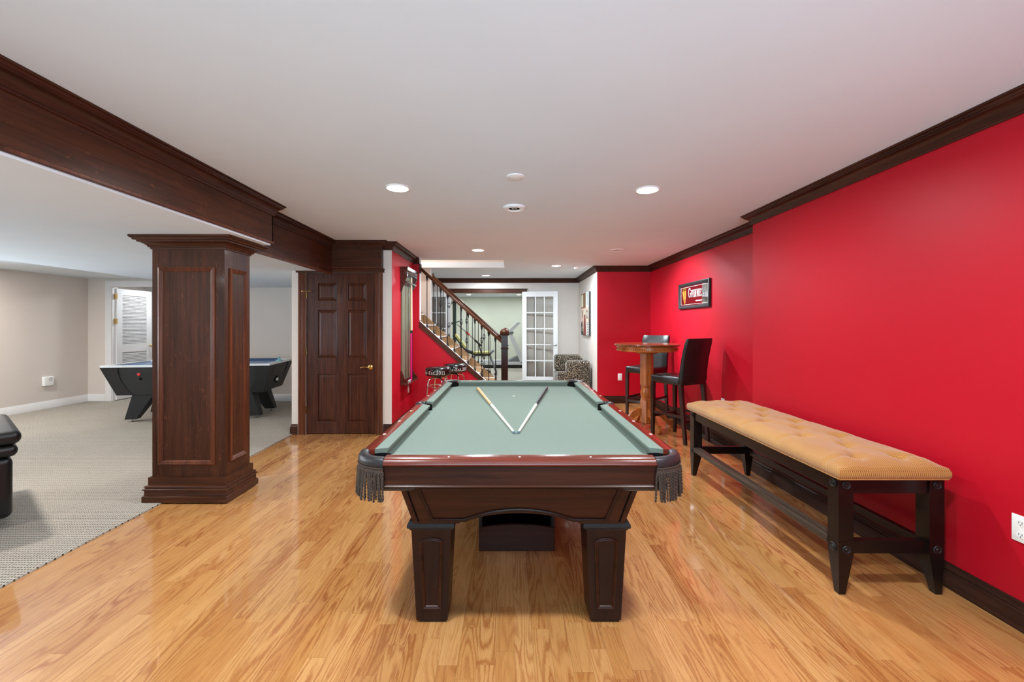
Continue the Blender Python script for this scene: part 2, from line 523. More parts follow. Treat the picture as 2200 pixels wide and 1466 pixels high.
at.data.foreach_set('value', cols[:len(po.data.polygons)])

# ---- carpet of the left room, far room and gym
cp = [(-2.545, YB), (-2.577, 1.7), (-2.652, 5.285), (XDL + .01, 5.285), (XDL + .01, YBK + .04), (XL - .02, YBK + .04), (XL - .02, YB)]
struct(MB().prism(cp, XY, -.05, .009).build('floor_carpet', M['carpet']))
struct(MB().box(-3.1, 1.6, 7.5, 9.45, -.05, .006).build('floor_hall', M['carpet_far']))
struct(MB().box(-3.6, 2.6, 9.45, 15.4, -.05, .006).build('floor_gym', M['carpet_far']))
struct(MB().box(XL, -5.6, YBK + .04, 8.8, -.05, .006).build('floor_closet', M['carpet']))

# ---- ceilings
c = MB()
SX0, SX1, SY0, SY1 = -3.4, -.07, 6.69, 7.56
c.box(-2.14, 2.62, YB, SY0, ZC, ZC + .1)
c.box(SX1, 2.62, SY0, SY1, ZC, ZC + .1)
c.box(-3.4, 2.62, SY1, 9.45, ZC, ZC + .1)
struct(c.build('ceiling', M['white']))
struct(MB().box(-5.2, -2.165, YB, YBK + .1, ZS, ZS + .4).box(-2.165, -2.0, YB, 3.60, ZS, ZS + .36).build('ceiling_soffit', M['white']))
struct(MB().box(XL - .1, -5.2, YB, 8.85, ZL, ZL + .1).build('ceiling_side_room', M['white']))
struct(MB().box(-3.6, 2.6, 9.45, 15.45, ZC, ZC + .1).build('ceiling_gym', M['white']))
# stairwell above the ceiling
s = MB()
s.box(SX0, SX1, SY1, SY1 + .08, ZC + .1, 3.6).box(SX1, SX1 + .08, SY0 - .08, SY1 + .08, ZC + .1, 3.6)
s.box(SX0, SX1, SY0 - .08, SY0, ZC + .1, 3.6).box(SX0 - .08, SX0, SY0 - .08, SY1 + .08, ZC + .1, 3.6)
s.box(SX0 - .08, SX1 + .08, SY0 - .08, SY1 + .08, 3.6, 3.68)
struct(s.build('wall_stairwell', M['cream']))

# ---- right side walls
struct(MB().box(XR, 2.7, YB, YR, 0, ZC).build('wall_right', M['red']))
struct(MB().box(XR2, 2.7, YR, YA + .1, 0, ZC).build('wall_right_alcove', M['red']))
struct(MB().box(XCW + .003, XR2 + .01, YA, YA + .08, 0, ZC).build('wall_alcove_end', M['red']))
struct(MB().box(XCW, XCW + .08, YA + .002, YF + .12, 0, ZC).build('wall_hall_right', M['cream']))
# ---- far wall with the wide opening to the gym
OX0, OX1, OZ = -1.25, .32, 2.045
struct(MB().box(OX1, XCW + .01, YF, YF + .12, 0, ZC).box(-3.2, OX0, YF, YF + .12, 0, ZC).box(OX0, OX1, YF, YF + .12, OZ, ZC).build('wall_far', M['cream']))
struct(MB().box(-3.2, -3.1, 7.68, YF, 0, ZC).build('wall_hall_left', M['cream']))
struct(MB().box(-3.6, 2.6, 15.3, 15.4, 0, ZC).build('wall_gym_back', M['green']))
struct(MB().box(-3.7, -3.6, 9.42, 15.4, 0, ZC).build('wall_gym_left', M['green']))
struct(MB().box(2.6, 2.7, 9.42, 15.4, 0, ZC).build('wall_gym_right', M['green']))
# ---- wall with the stained door, red wall beside it
DX0, DX1, DZ = -2.497, -1.627, 1.994
struct(MB().box(XDL, DX0, YD, YD + .1, 0, ZC).box(DX1, XDR - .002, YD, YD + .1, 0, ZC).box(DX0, DX1, YD, YD + .1, DZ, ZC).build('wall_door', M['cream']))
struct(MB().box(XDL, XDL + .1, YD + .1, YBK + .1, 0, ZC).build('wall_closet_side', M['cream']))
struct(MB().box(XDR - .1, XDR, YD + .0015, YST + .1, 0, ZC).build('wall_left_red', M['red']))
# pier and red wall under the stairs
zst = lambda X: 1.408 - .9 * (X + 1.343)      # upper edge of the stringer
poly = [(XDR, 0), (.1, 0), (.1, zst(.1) - .06), (-1.345, zst(-1.345) - .06), (-1.345, ZC), (XDR, ZC)]
struct(MB().prism(poly, fy(YST), -.06, 0).build('wall_understair', M['red']))
struct(MB().box(-1.346, -1.334, YST - .001, YST + .062, zst(-1.34) + .02, ZC).build('trim_pier', M['trimwhite']))
# wall on the far side of the stairs
struct(MB().box(-3.1, -1.38, YSF + .05, YSF + .13, 0, ZC).build('wall_stair_far', M['cream']))
struct(MB().box(-1.5, -1.38, YSF + .035, YSF + .05, 1.2, 1.46).box(-1.392, -1.378, YSF + .03, YSF + .135, 0, ZC).build('trim_stair_skirt', M['trimwhite']))
# ---- carpeted room
struct(MB().box(XL - .1, XL, YB, 1.3, 0, ZL).box(XL - .1, XL, 5.1, 8.85, 0, ZL).box(XL - .1, XL, 1.3, 5.1, 0, .65).box(XL - .1, XL, 1.3, 5.1, 1.9, ZL).build('wall_left', M['cream']))
f = MB()
for q_ in (1.3, 3.18, 5.06): f.box(XL - .08, XL - .03, q_, q_ + .04, .65, 1.9)
f.box(XL - .08, XL - .03, 1.3, 5.1, .65, .69).box(XL - .08, XL - .03, 1.3, 5.1, 1.86, 1.9)
w3 = struct(f.build('window_3', M['trimwhite']))  # unseen window added as the opening for the left daylight
MB().box(XL - .06, XL - .055, 1.33, 5.07, .68, 1.87).build('pane', M['glass'], w3)
LX0, LX1 = -6.99, -6.22
struct(MB().box(XL, LX0, YBK, YBK + .1, 0, ZL).box(LX1, -5.2, YBK, YBK + .1, 0, ZL).box(-5.2, XDL, YBK, YBK + .1, 0, ZS).box(LX0, LX1, YBK, YBK + .1, 2.03, ZL).build('wall_side_room_back', M['cream']))
struct(MB().box(XL, -5.6, 8.75, 8.85, 0, ZL).box(-5.7, -5.6, YBK + .1, 8.75, 0, ZL).build('wall_closet', M['trimwhite']))
# ---- wall behind the camera with two glazed openings
b = MB()
b.box(XL - .1, -6.4, YB - .1, YB, 0, ZC).box(-3.6, -1.5, YB - .1, YB, 0, ZC).box(1.9, 2.7, YB - .1, YB, 0, ZC)
b.box(-6.4, -3.6, YB - .1, YB, 0, .5).box(-6.4, -3.6, YB - .1, YB, 2.0, ZC).box(-1.5, 1.9, YB - .1, YB, 0, .2).box(-1.5, 1.9, YB - .1, YB, 2.16, ZC)
struct(b.build('wall_back', M['cream']))
for i, (a0, a1, z0, z1) in enumerate(((-1.5, 1.9, .2, 2.16), (-6.4, -3.6, .5, 2.0))):
    f = MB()
    for q in (a0, (a0 + a1) / 2 - .02, a1 - .04): f.box(q, q + .04, YB - .08, YB - .03, z0, z1)
    f.box(a0, a1, YB - .08, YB - .03, z0, z0 + .04).box(a0, a1, YB - .08, YB - .03, z1 - .04, z1)
    wf = struct(f.build('window_%d' % (i + 1), M['trimwhite']))
    MB().box(a0 + .03, a1 - .03, YB - .06, YB - .055, z0 + .03, z1 - .03).build('pane', M['glass'], wf)

# ---- crown mouldings
CR = [(0, 0), (0, -.096), (.010, -.096), (.013, -.086), (.011, -.083), (.016, -.078), (.019, -.064), (.030, -.047), (.044, -.036), (.053, -.032), (.055, -.026), (.060, -.024), (.064, -.013), (.072, -.011), (.076, -.007), (.076, 0)]
e = -.0005
trimR = MB().sweep([(XR, YB), (XR, YR), (XR2, YR), (XR2, YA), (XCW, YA), (XCW, YF), (-3.1, YF)], [(o + .0, h + e) for o, h in CR], atz(ZC), 1)
struct(trimR.build('trim_1', M['crown'], smooth=40))
XB1, XB2, YBE, YH = -1.99, -2.14, 3.62, 5.195
trimL = MB().sweep([(XB1, YB), (XB1, YBE), (XB2, YBE), (XB2, YH), (-1.537, YH), (-1.537, YD), (XDR, YD), (XDR, YST), (-1.345, YST)], [(o, h + e) for o, h in CR], atz(ZC), -1)
struct(trimL.build('trim_2', M['crown'], smooth=40))
# ---- baseboards
BB = [(0, 0), (0, .128), (.004, .128), (.007, .122), (.006, .112), (.012, .106), (.014, .096), (.010, .092), (.016, .086), (.016, 0)]
struct(MB().sweep([(XR, YB), (XR, YR), (XR2, YR), (XR2, YA), (XCW, YA), (XCW, YF), (OX1 + .13, YF)], BB, atz(0), 1).build('baseboard_right', M['base'], smooth=40))
struct(MB().sweep([(-1.537, YD), (XDR, YD), (XDR, YST), (-.12, YST)], BB, atz(0), -1).build('baseboard_left', M['base'], smooth=40))
struct(MB().sweep([(XDL, YD + .3), (XDL, YD), (-2.594, YD)], BB, atz(0), -1).build('baseboard_door', M['basex'], smooth=40))
BW = [(0, 0), (0, .125), (.006, .125), (.009, .112), (.014, .106), (.014, 0)]
struct(MB().sweep([(XL, YB), (XL, YBK), (LX0 - .11, YBK)], BW, atz(.008), -1).build('baseboard_side_room', M['trimwhite'], smooth=40))
struct(MB().sweep([(LX1 + .1, YBK), (XDL, YBK), (XDL, YD + .31)], BW, atz(.008), -1).build('baseboard_side_room_back', M['trimwhite'], smooth=40))
struct(MB().sweep([(-3.6, 15.3), (2.6, 15.3)], BW, atz(.005), -1).build('baseboard_gym', M['trimwhite'], smooth=40))

# ---- casing of the gym opening
cs = MB()
cs.box(OX0 - .085, OX1 + .085, YF - .022, YF, OZ, OZ + .095).box(OX0 - .085, OX0, YF - .022, YF, 0, OZ).box(OX1, OX1 + .085, YF - .022, YF, 0, OZ)
cs.box(OX0 - .095, OX1 + .095, YF - .034, YF, OZ + .08, OZ + .097)
struct(cs.build('trim_3', M['wx']))

# ================================================================== BEAM, COLUMN, HEADER
bm_ = thing('beam', 'long dark stained wood beam with crown moulding resting on the column', 'beam', (XB1, .2, ZS))
o_ = (XB1, .2, ZS)
MB(o_).box(XB1 - .009, XB1, YB, YBE, ZS + .014, ZC).box(XB2, XB1, YBE - .012, YBE, ZS + .014, ZC).build('fascia', M['wy'], bm_)
MB(o_).sweep([(XB1, YB), (XB1, YBE), (XB2, YBE)], [(0, 0), (.008, .002), (.008, .016), (0, .02)], atz(ZS + .016), -1).build('bottom_bead', M['mould'], bm_)
bm2 = thing('beam', 'shorter recessed dark wood beam between the column and the stained door', 'beam', (XB2, 4.4, ZS))
o_ = (XB2, 4.4, ZS)
MB(o_).box(XB2 - .02, XB2, YBE, YH, 1.968, ZC).build('fascia', M['wy'], bm2)
MB(o_).box(XB2 - .03, XB2 + .007, YBE, YH, 1.962, 1.984).build('bottom_bead', M['mould'], bm2)
hd = thing('header', 'boxed dark wood header above the six panel door', 'header', (-1.8, YH, 2.03))
o_ = (-1.8, YH, 2.03)
MB(o_).box(XB2 - .024, -1.537, YH, YD - .001, 2.046, ZC - .001).build('front_board', M['wx'], hd)
MB(o_).box(XB2 - .024, -1.537, YH - .006, YD - .001, 2.038, 2.05).build('bottom_bead', M['mould'], hd)

CX0, CX1, CY0, CY1 = -2.7065, -2.157, 3.256, 3.572
cl = thing('column', 'square dark stained wood panelled column standing on the carpet edge', 'column', ((CX0 + CX1) / 2, (CY0 + CY1) / 2, .009))
o_ = ((CX0 + CX1) / 2, (CY0 + CY1) / 2, .009)
rect = [(CX0, CY0), (CX1, CY0), (CX1, CY1), (CX0, CY1)]
MB(o_).prism(rect, XY, .012, ZS).build('shaft', M['wz'], cl)
PL = [(-.01, .009), (.045, .009), (.045, .052), (.042, .056), (.036, .058), (.036, .062), (.034, .066), (.034, .096), (.042, .100), (.043, .106), (.039, .110), (.032, .113), (.030, .118), (.036, .122), (.034, .128), (.026, .132), (.018, .134), (.018, .19), (-.01, .19)]
MB(o_).sweep(rect, PL, XY, -1, True).build('plinth', M['wx'], cl, smooth=35)
CP = [(-.01, 0), (.101, 0), (.101, -.012), (.096, -.018), (.088, -.022), (.082, -.034), (.074, -.036), (.066, -.036), (.066, -.046), (.050, -.050), (.036, -.058), (.024, -.068), (.018, -.080), (.010, -.082), (.008, -.094), (-.01, -.094)]
MB(o_).sweep(rect, [(a, ZS - .0005 + h) for a, h in CP], XY, -1, True).build('capital', M['wx'], cl, smooth=35)
PMD = [(0, -.002), (0, .010), (.010, .014), (.016, .010), (.020, .012), (.030, .006), (.034, .003), (.036, -.002)]
def panel_rect(u0, u1, v0, v1): return [(u0, v0), (u1, v0), (u1, v1), (u0, v1)]
MB(o_).sweep(panel_rect(-2.658, -2.228, .283, 1.786), PMD, fy(CY0), 1, True).build('panel_moulding', M['mould'], cl, smooth=30)
MB(o_).sweep(panel_rect(CY0 + .055, CY1 - .05, .288, 1.784), PMD, fx(CX1), 1, True).build('panel_moulding', M['mould'], cl, smooth=30)
MB(o_).sweep(panel_rect(CY0 + .055, CY1 - .05, .288, 1.784), PMD, fx(CX0, -1), 1, True).build('panel_moulding', M['mould'], cl, smooth=30)

# ================================================================== DOORS
# six panel stained door
def xd(px): return -2.492 + (px - 183) * .001797
def zd(py): return 1.987 - (py - 278) * .001787
d1 = struct(MB().box(-2.492, -1.633, YD + .034, YD + .06, .008, 1.988).build('door_1', M['door']))
cols_x = [(xd(183), xd(257)), (xd(393), xd(463)), (xd(597), xd(660))]
rows_z = [(zd(345), zd(278)), (zd(530), zd(468)), (zd(973), zd(865)), (.008, zd(1308))]
for a, b2 in (cols_x[0], cols_x[2]):
    MB().box(a, b2, YD + .018, YD + .034, .008, 1.988).build('stile', M['door'], d1)
MB().box(cols_x[1][0], cols_x[1][1], YD + .018, YD + .034, .008, 1.988).build('stile', M['door'], d1)
for a, b2 in rows_z:
    for u0, u1 in ((cols_x[0][1], cols_x[1][0]), (cols_x[1][1], cols_x[2][0])):
        MB().box(u0, u1, YD + .018, YD + .034, a, b2).build('rail', M['door'], d1)
for z0, z1 in ((zd(468), zd(345)), (zd(865), zd(530)), (zd(1308), zd(973))):
    for u0, u1 in ((cols_x[0][1], cols_x[1][0]), (cols_x[1][1], cols_x[2][0])):
        i1, i2 = .012, .042
        r0 = [(u0 + i1, z0 + i1), (u1 - i1, z0 + i1), (u1 - i1, z1 - i1), (u0 + i1, z1 - i1)]
        r1 = [(u0 + i2, z0 + i2), (u1 - i2, z0 + i2), (u1 - i2, z1 - i2), (u0 + i2, z1 - i2)]
        MB().pts8([(u, YD + .033, v) for u, v in r0] + [(u, YD + .021, v) for u, v in r1]).build('panel', M['door'], d1)
        MB().sweep([(u0, z0), (u1, z0), (u1, z1), (u0, z1)], [(0, 0), (.001, .014), (.007, .012), (.012, .002)], lambda u, v, h: (u, YD + .033 - h, v), 1, True).build('panel_moulding', M['door'], d1)
CSP = [(0, 0), (0, .012), (.010, .014), (.016, .009), (.024, .016), (.034, .011), (.044, .018), (.056, .013), (.066, .022), (.082, .022), (.086, .016), (.086, 0)]
MB().sweep([(DX0 + .003, 0), (DX0 + .003, 2.0)], CSP, fy(YD), 1).build('casing', M['casing'], d1, smooth=30)
MB().sweep([(DX1 - .003, 0), (DX1 - .003, 2.0)], CSP, fy(YD), -1).build('casing', M['casing'], d1, smooth=30)
MB().box(-2.604, -1.524, YD - .026, YD, 1.992, 2.035).box(-2.612, -1.516, YD - .036, YD, 2.025, 2.037).build('head_casing', M['wx'], d1)
for z in (1.72, 1.02, .3):
    MB().box(-2.499, -2.485, YD + .006, YD + .02, z - .045, z + .045).build('hinge', M['brass'], d1)
MB().tube([(-2.53, YD - .012, 1.762), (-2.42, YD - .012, 1.762)], .005, 8).tube([(-2.492, YD - .012, 1.762), (-2.492, YD + .01, 1.762)], .006, 8).lathe([(.009, -.007), (.009, .007)], (-2.533, YD - .012, 1.762), 10).build('hinge_stop', M['brass'], d1)
MB().add([], []).strip([[(-1.70 + r * math.cos(a), YD + .016 - h, .828 + r * math.sin(a)) for a in [2 * PI * k / 16 for k in range(16)]] for r, h in ((.032, 0), (.032, .004), (.026, .010), (.012, .012), (.012, .03))], None).build('rosette', M['brass'], d1, smooth=40)
MB().tube([(-1.70, YD - .010, .828), (-1.70, YD - .022, .828), (-1.72, YD - .03, .83), (-1.77, YD - .03, .834), (-1.80, YD - .03, .828), (-1.812, YD - .026, .82)], [.01, .01, .009, .008, .007, .005], 8).build('lever_handle', M['brass'], d1, smooth=50)

# white french doors folded back against the far wall
def french(name, x0, x1, y, knob_x):
    z0, z1 = .02, 2.07
    f = MB()
    st = .095; tr = .11; br = .23; th = .036
    f.box(x0, x0 + st, y, y + th, z0, z1).box(x1 - st, x1, y, y + th, z0, z1)
    f.box(x0 + st, x1 - st, y, y + th, z1 - tr, z1).box(x0 + st, x1 - st, y, y + th, z0, z0 + br)
    d = struct(f.build(name, M['trimwhite']))
    gx0, gx1, gz0, gz1 = x0 + st, x1 - st, z0 + br, z1 - tr
    for k in (1, 2):
        q = gx0 + (gx1 - gx0) * k / 3
        MB().box(q - .011, q + .011, y + .004, y + th - .004, gz0, gz1).build('muntin', M['trimwhite'], d)
    for k in (1, 2, 3, 4):
        q = gz0 + (gz1 - gz0) * k / 5
        MB().box(gx0, gx1, y + .003, y + th - .003, q - .011, q + .011).build('muntin', M['trimwhite'], d)
    for i in range(3):
        for j in range(5):
            a0 = gx0 + (gx1 - gx0) * i / 3; a1 = gx0 + (gx1 - gx0) * (i + 1) / 3
            b0 = gz0 + (gz1 - gz0) * j / 5; b1 = gz0 + (gz1 - gz0) * (j + 1) / 5
            MB().box(a0 + .004, a1 - .004, y + .016, y + .02, b0 + .004, b1 - .004).build('pane', M['glass'], d)
    s_ = 1 if knob_x < (x0 + x1) / 2 else -1
    h = MB().lathe([(.026, 0), (.026, .001)], (0, 0, 0), 12)
    h = MB().strip([[(knob_x + r * math.cos(a), y - q, .935 + r * math.sin(a)) for a in [2 * PI * k / 14 for k in range(14)]] for r, q in ((.027, 0), (.025, .008), (.011, .012), (.011, .036))], None)
    h.tube([(knob_x, y - .034, .935), (knob_x + s_ * .05, y - .036, .937), (knob_x + s_ * .1, y - .03, .932)], [.01, .009, .007], 8)
    h.build('lever_handle', M['nickel'], d, smooth=40)
    return d
fd = french('door_2', .30, 1.06, YF - .10, 1.015)
fd.matrix_world = Matrix.Translation((.30, YF - .09, 0)) @ Matrix.Rotation(math.radians(-9), 4, 'Z') @ Matrix.Translation((-.30, -(YF - .09), 0))
french('door_3', -2.01, -1.25, YF - .10, -1.965)

# louvred closet door, open
yl0 = YBK + .06
d4 = MB()
LXF = -6.955      # face towards the room
LD = .74; lz0, lz1 = .02, 2.0
def lb(y0, y1, z0, z1): d4.box(LXF - .034, LXF, yl0 + y0, yl0 + y1, z0, z1)
lb(0, .11, lz0, lz1); lb(LD - .11, LD, lz0, lz1); lb(.11, LD - .11, lz1 - .11, lz1); lb(.11, LD - .11, .86, .99); lb(.11, LD - .11, lz0, .24)
d4o = struct(d4.build('door_4', M['trimwhite']))
def slat(z):
    return MB().pts8([(LXF - .03, yl0 + .11, z - .004), (LXF - .004, yl0 + .11, z - .022), (LXF - .004, yl0 + LD - .11, z - .022), (LXF - .03, yl0 + LD - .11, z - .004),
                      (LXF - .03, yl0 + .11, z + .004), (LXF - .004, yl0 + .11, z - .014), (LXF - .004, yl0 + LD - .11, z - .014), (LXF - .03, yl0 + LD - .11, z + .004)])
s0 = slat(0).build('slat', M['trimwhite'], d4o)
zs_ = [1.015 + .0262 * k for k in range(34)] + [.262 + .0262 * k for k in range(23)]
s0.location.z = zs_[0]
for z in zs_[1:]:
    q = bpy.data.objects.new('slat', s0.data); COL.objects.link(q); q.parent = d4o; q.location.z = z
for z in (1.86, 1.42, .3):
    MB().box(LXF - .03, LXF + .004, yl0 - .03, yl0 + .008, z - .045, z + .045).build('hinge', M['brass'], d4o)
MB().lathe([(.008, 0), (.01, .03), (.026, .045), (.028, .058), (.018, .07), (.002, .072)], (0, 0, 0), 12).build('knob', M['brass'], d4o, smooth=40).matrix_local = Matrix.Translation((LXF, yl0 + LD - .06, .95)) @ Matrix.Rotation(PI / 2, 4, 'Y')
cw = MB()
cw.sweep([(LX0, .01), (LX0, 2.03)], [(0, 0), (0, .012), (.02, .016), (.05, .012), (.07, .02), (.1, .02), (.1, 0)], fy(YBK), 1)
cw.sweep([(LX1, .01), (LX1, 2.03)], [(0, 0), (0, .012), (.02, .016), (.05, .012), (.07, .02), (.1, .02), (.1, 0)], fy(YBK), -1)
cw.box(LX0 - .1, LX1 + .1, YBK - .02, YBK, 2.03, 2.13)
cw.box(LX0, LX0 + .012, YBK, YBK + .1, .01, 2.03).box(LX1 - .012, LX1, YBK, YBK + .1, .01, 2.03)
struct(cw.build('trim_4', M['trimwhite'], smooth=30))
# ================================================================== CEILING LIGHTS
def disc_light(x, y, z, label, r=.085, power=LAMP_W, on=True, group=None, col=LAMP_COL):
    t = thing('ceiling_light', label, 'light', (x, y, z), 0, group)
    MB().lathe([(r * .92, -.002), (r * .93, -.010), (r, -.008), (r + .006, -.0005), (r * .92, -.0005)], (0, 0, 0), 28).build('trim_ring', M['trimwhite'], t, smooth=40)
    MB().lathe([(.001, -.007), (r * .5, -.0085), (r * .92, -.006), (r * .92, -.001), (.001, -.001)], (0, 0, 0), 24).build('lens', M['lamp'] if on else M['lampoff'], t, smooth=40)
    if on:
        area('lamp_glow', (x, y, z - .014), (0, 0, 0), r * 1.6, 0, power, col, 'DISK', spread=LAMP_SPREAD if (-3 < x < 2.3 and y < 6.5) else PI)
    return t
disc_light(-.82, 3.175, ZC, 'bright round recessed light above the left side of the pool table')
disc_light(1.046, 3.218, ZC, 'bright round recessed light above the bench side of the pool table')
disc_light(-.409, 5.785, ZC, 'lit round recessed light in front of the staircase opening', power=44, col=FAR_COL)
disc_light(.815, 7.28, ZC, 'lit round recessed light near the small smoke detector', power=54, col=FAR_COL)
disc_light(-.453, 8.69, ZC, 'lit round recessed light close to the far wall opening', power=26, col=FAR_COL)
disc_light(1.465, 5.785, ZC, 'recessed light turned towards the alcove wall above the pub table', on=False)
area('lamp_glow', (1.475, 5.785, ZC - .045), (0, -.62, 0), .06, 0, 26, FAR_COL, 'DISK', spread=2.0)
for x, sd in ((-.82, 'beam'), (1.046, 'red wall')):
    disc_light(x, 1.15, ZC, 'lit round recessed light above the viewer on the %s side' % sd, power=32)
for x, y, z, lb_ in ((-4.0, 3.1, ZS, 'unseen recessed light added to the carpeted room above the armchair'), (-4.1, .3, ZS, 'unseen recessed light added to the carpeted room nearest the viewer'),
                     (-6.3, 1.8, ZL, 'unseen recessed light added to the carpeted room near its windows'), (-6.6, 5.3, ZL, 'unseen recessed light added to the carpeted room before the hockey table')):
    disc_light(x, y, z, lb_, power=38, col=WARM_COL)  # lamps added out of view to light the carpeted room
disc_light(-6.5, 8.1, ZL, 'lit round recessed light inside the louvred closet', power=10)
disc_light(-1.30, 14.07, ZC, 'lit gym ceiling light nearer the dark green tower', power=30)
disc_light(.35, 14.07, ZC, 'lit gym ceiling light nearer the white glass door', power=30)
disc_light(-.6, 11.4, ZC, 'lit gym ceiling light hidden above the opening', power=30)
disc_light(-1.6, 7.1, 3.6, 'lit round light at the top of the stairwell', power=30, col=WARM_COL)

t = thing('smoke_detector', 'flat white round cover plate on the ceiling above the pool table', 'cover plate', (.05, 2.94, ZC))
MB().lathe([(.001, -.012), (.05, -.011), (.062, -.006), (.064, -.0005), (.001, -.0005)], (0, 0, 0), 28).build('cover', M['trimwhite'], t, smooth=35)
for a in (.5, 3.6): MB().lathe([(.001, -.0135), (.003, -.0125), (.003, -.010)], (.045 * math.cos(a), .045 * math.sin(a), 0), 8).build('screw', M['nickel'], t)
t = thing('gimbal_light', 'unlit round white gimbal ceiling fixture with a clear lens', 'light', (.052, 3.70, ZC))
MB().lathe([(.070, -.014), (.078, -.022), (.094, -.018), (.102, -.004), (.102, -.0005), (.07, -.0005)], (0, 0, 0), 32).build('outer_ring', M['trimwhite'], t, smooth=35)
MB().lathe([(.052, -.014), (.060, -.020), (.068, -.014), (.068, -.001), (.05, -.001)], (0, 0, 0), 28).build('inner_ring', M['plate'], t, smooth=35)
MB().lathe([(.001, -.012), (.02, -.015), (.036, -.011), (.052, -.016), (.052, -.001), (.001, -.001)], (0, 0, 0), 20).build('lens', M['lampoff'], t, smooth=20)
t = thing('smoke_detector', 'small white smoke detector on the ceiling near the cream wall', 'smoke detector', (1.18, 7.43, ZC))
MB().lathe([(.001, -.04), (.03, -.04), (.045, -.03), (.055, -.012), (.058, -.0005), (.001, -.0005)], (0, 0, 0), 20).build('body', M['trimwhite'], t, smooth=40)
MB().lathe([(.001, -.046), (.008, -.044), (.010, -.036)], (.01, -.02, 0), 10).build('sensor', M['plate'], t, smooth=40)

# ================================================================== POOL TABLE
TX, TY = .047, 3.01
T = thing('pool_table', 'large pool table with pale green cloth and fringed leather pockets', 'pool table', (TX, TY, 0))
HW, HL = .584, 1.168           # playing area half size
ZR, ZBED = .799, .749
OW, OL = HW + .108, HL + .108  # outer edge
IW, IL = HW + .048, HL + .048  # wood to cushion joint
CE = .137                      # corner pocket length along the rails
SP = .062                      # half gap at side pockets
# slate bed
MB().box(-IW + .01, IW - .01, -IL + .01, IL - .01, ZBED - .03, ZBED).build('bed', M['felt'], T)
# rails: profile (offset outward from joint, z)
RPT = [(0, ZR - .06), (0, ZR), (.020, ZR + .0005), (.044, ZR - .002), (.054, ZR - .007), (.060, ZR - .016), (.060, ZR - .026), (.054, ZR - .032), (.046, ZR - .034), (.02, ZR - .034), (.02, ZR - .06)]
RP = [(.0201, ZR - .0345), (.048, ZR - .0345), (.048, ZR - .108), (.053, ZR - .110), (.056, ZR - .114), (.053, ZR - .119), (.044, ZR - .121), (.0201, ZR - .121)]
def rail_piece(a, b, kind, sgn, RP=RPT):
    rows = []
    for q in (a, b):
        if kind == 'x': rows.append([(q, sgn * (IL + o), z) for o, z in RP])
        else: rows.append([(sgn * (IW + o), q, z) for o, z in RP])
    return MB().strip(rows, None)
def sight(parent, x, y, rot):
    s_ = (.0075, .014) if rot == 'y' else (.014, .0075)
    MB().prism([(x - s_[1] * .62, y), (x, y - s_[1] * .62), (x + s_[1] * .62, y), (x, y + s_[1] * .62)], XY, ZR - .001, ZR + .0012).build('diamond_sight', M['pearl'], parent)
S8 = HW / 2
for sgn in (-1, 1):
    r = rail_piece(-OW + CE, OW - CE, 'x', sgn).build('end_rail', M['railx'], T, smooth=40)
    rail_piece(-OW + CE, OW - CE, 'x', sgn, RP).build('fascia', M['apron'], r, smooth=40)
    for k in (-1, 0, 1): sight(r, k * S8, sgn * (HL + .0785), 'x')
for sgn in (-1, 1):
    for lo, hi, ks in ((-OL + CE, -SP, (-3, -2, -1)), (SP, OL - CE, (1, 2, 3))):
        r = rail_piece(lo, hi, 'y', sgn).build('side_rail', M['rail'], T, smooth=40)
        rail_piece(lo, hi, 'y', sgn, RP).build('fascia', M['aprony'], r, smooth=40)
        for k in ks: sight(r, sgn * (HW + .0785), k * S8, 'y')
# cushions
def cushion(a0, a1, b0, b1, kind, sgn):
    # a: ends along the joint line, b: ends along the nose
    def P(q, off, z): return (q, sgn * (HL + off), z) if kind == 'x' else (sgn * (HW + off), q, z)
    J, N = .050, 0.0
    sec = [(J, ZR - .0005), (N, ZR - .006), (N, ZR - .014), (.018, ZBED + .001), (J, ZBED + .001)]
    def end(qj, qn): return [P(qj + (qn - qj) * (1 - off / J), off, z) for off, z in sec]
    return MB().strip([end(a0, b0), end(a1, b1)], None).build('cushion', M['felt'], T)
g = .042
for sgn in (-1, 1):
    cushion(-HW + .035, HW - .035, -HW + .075, HW - .075, 'x', sgn)
    cushion(-HL + .035, -SP + .012, -HL + .075, -SP - .008, 'y', sgn)
    cushion(SP - .012, HL - .035, SP + .008, HL - .075, 'y', sgn)
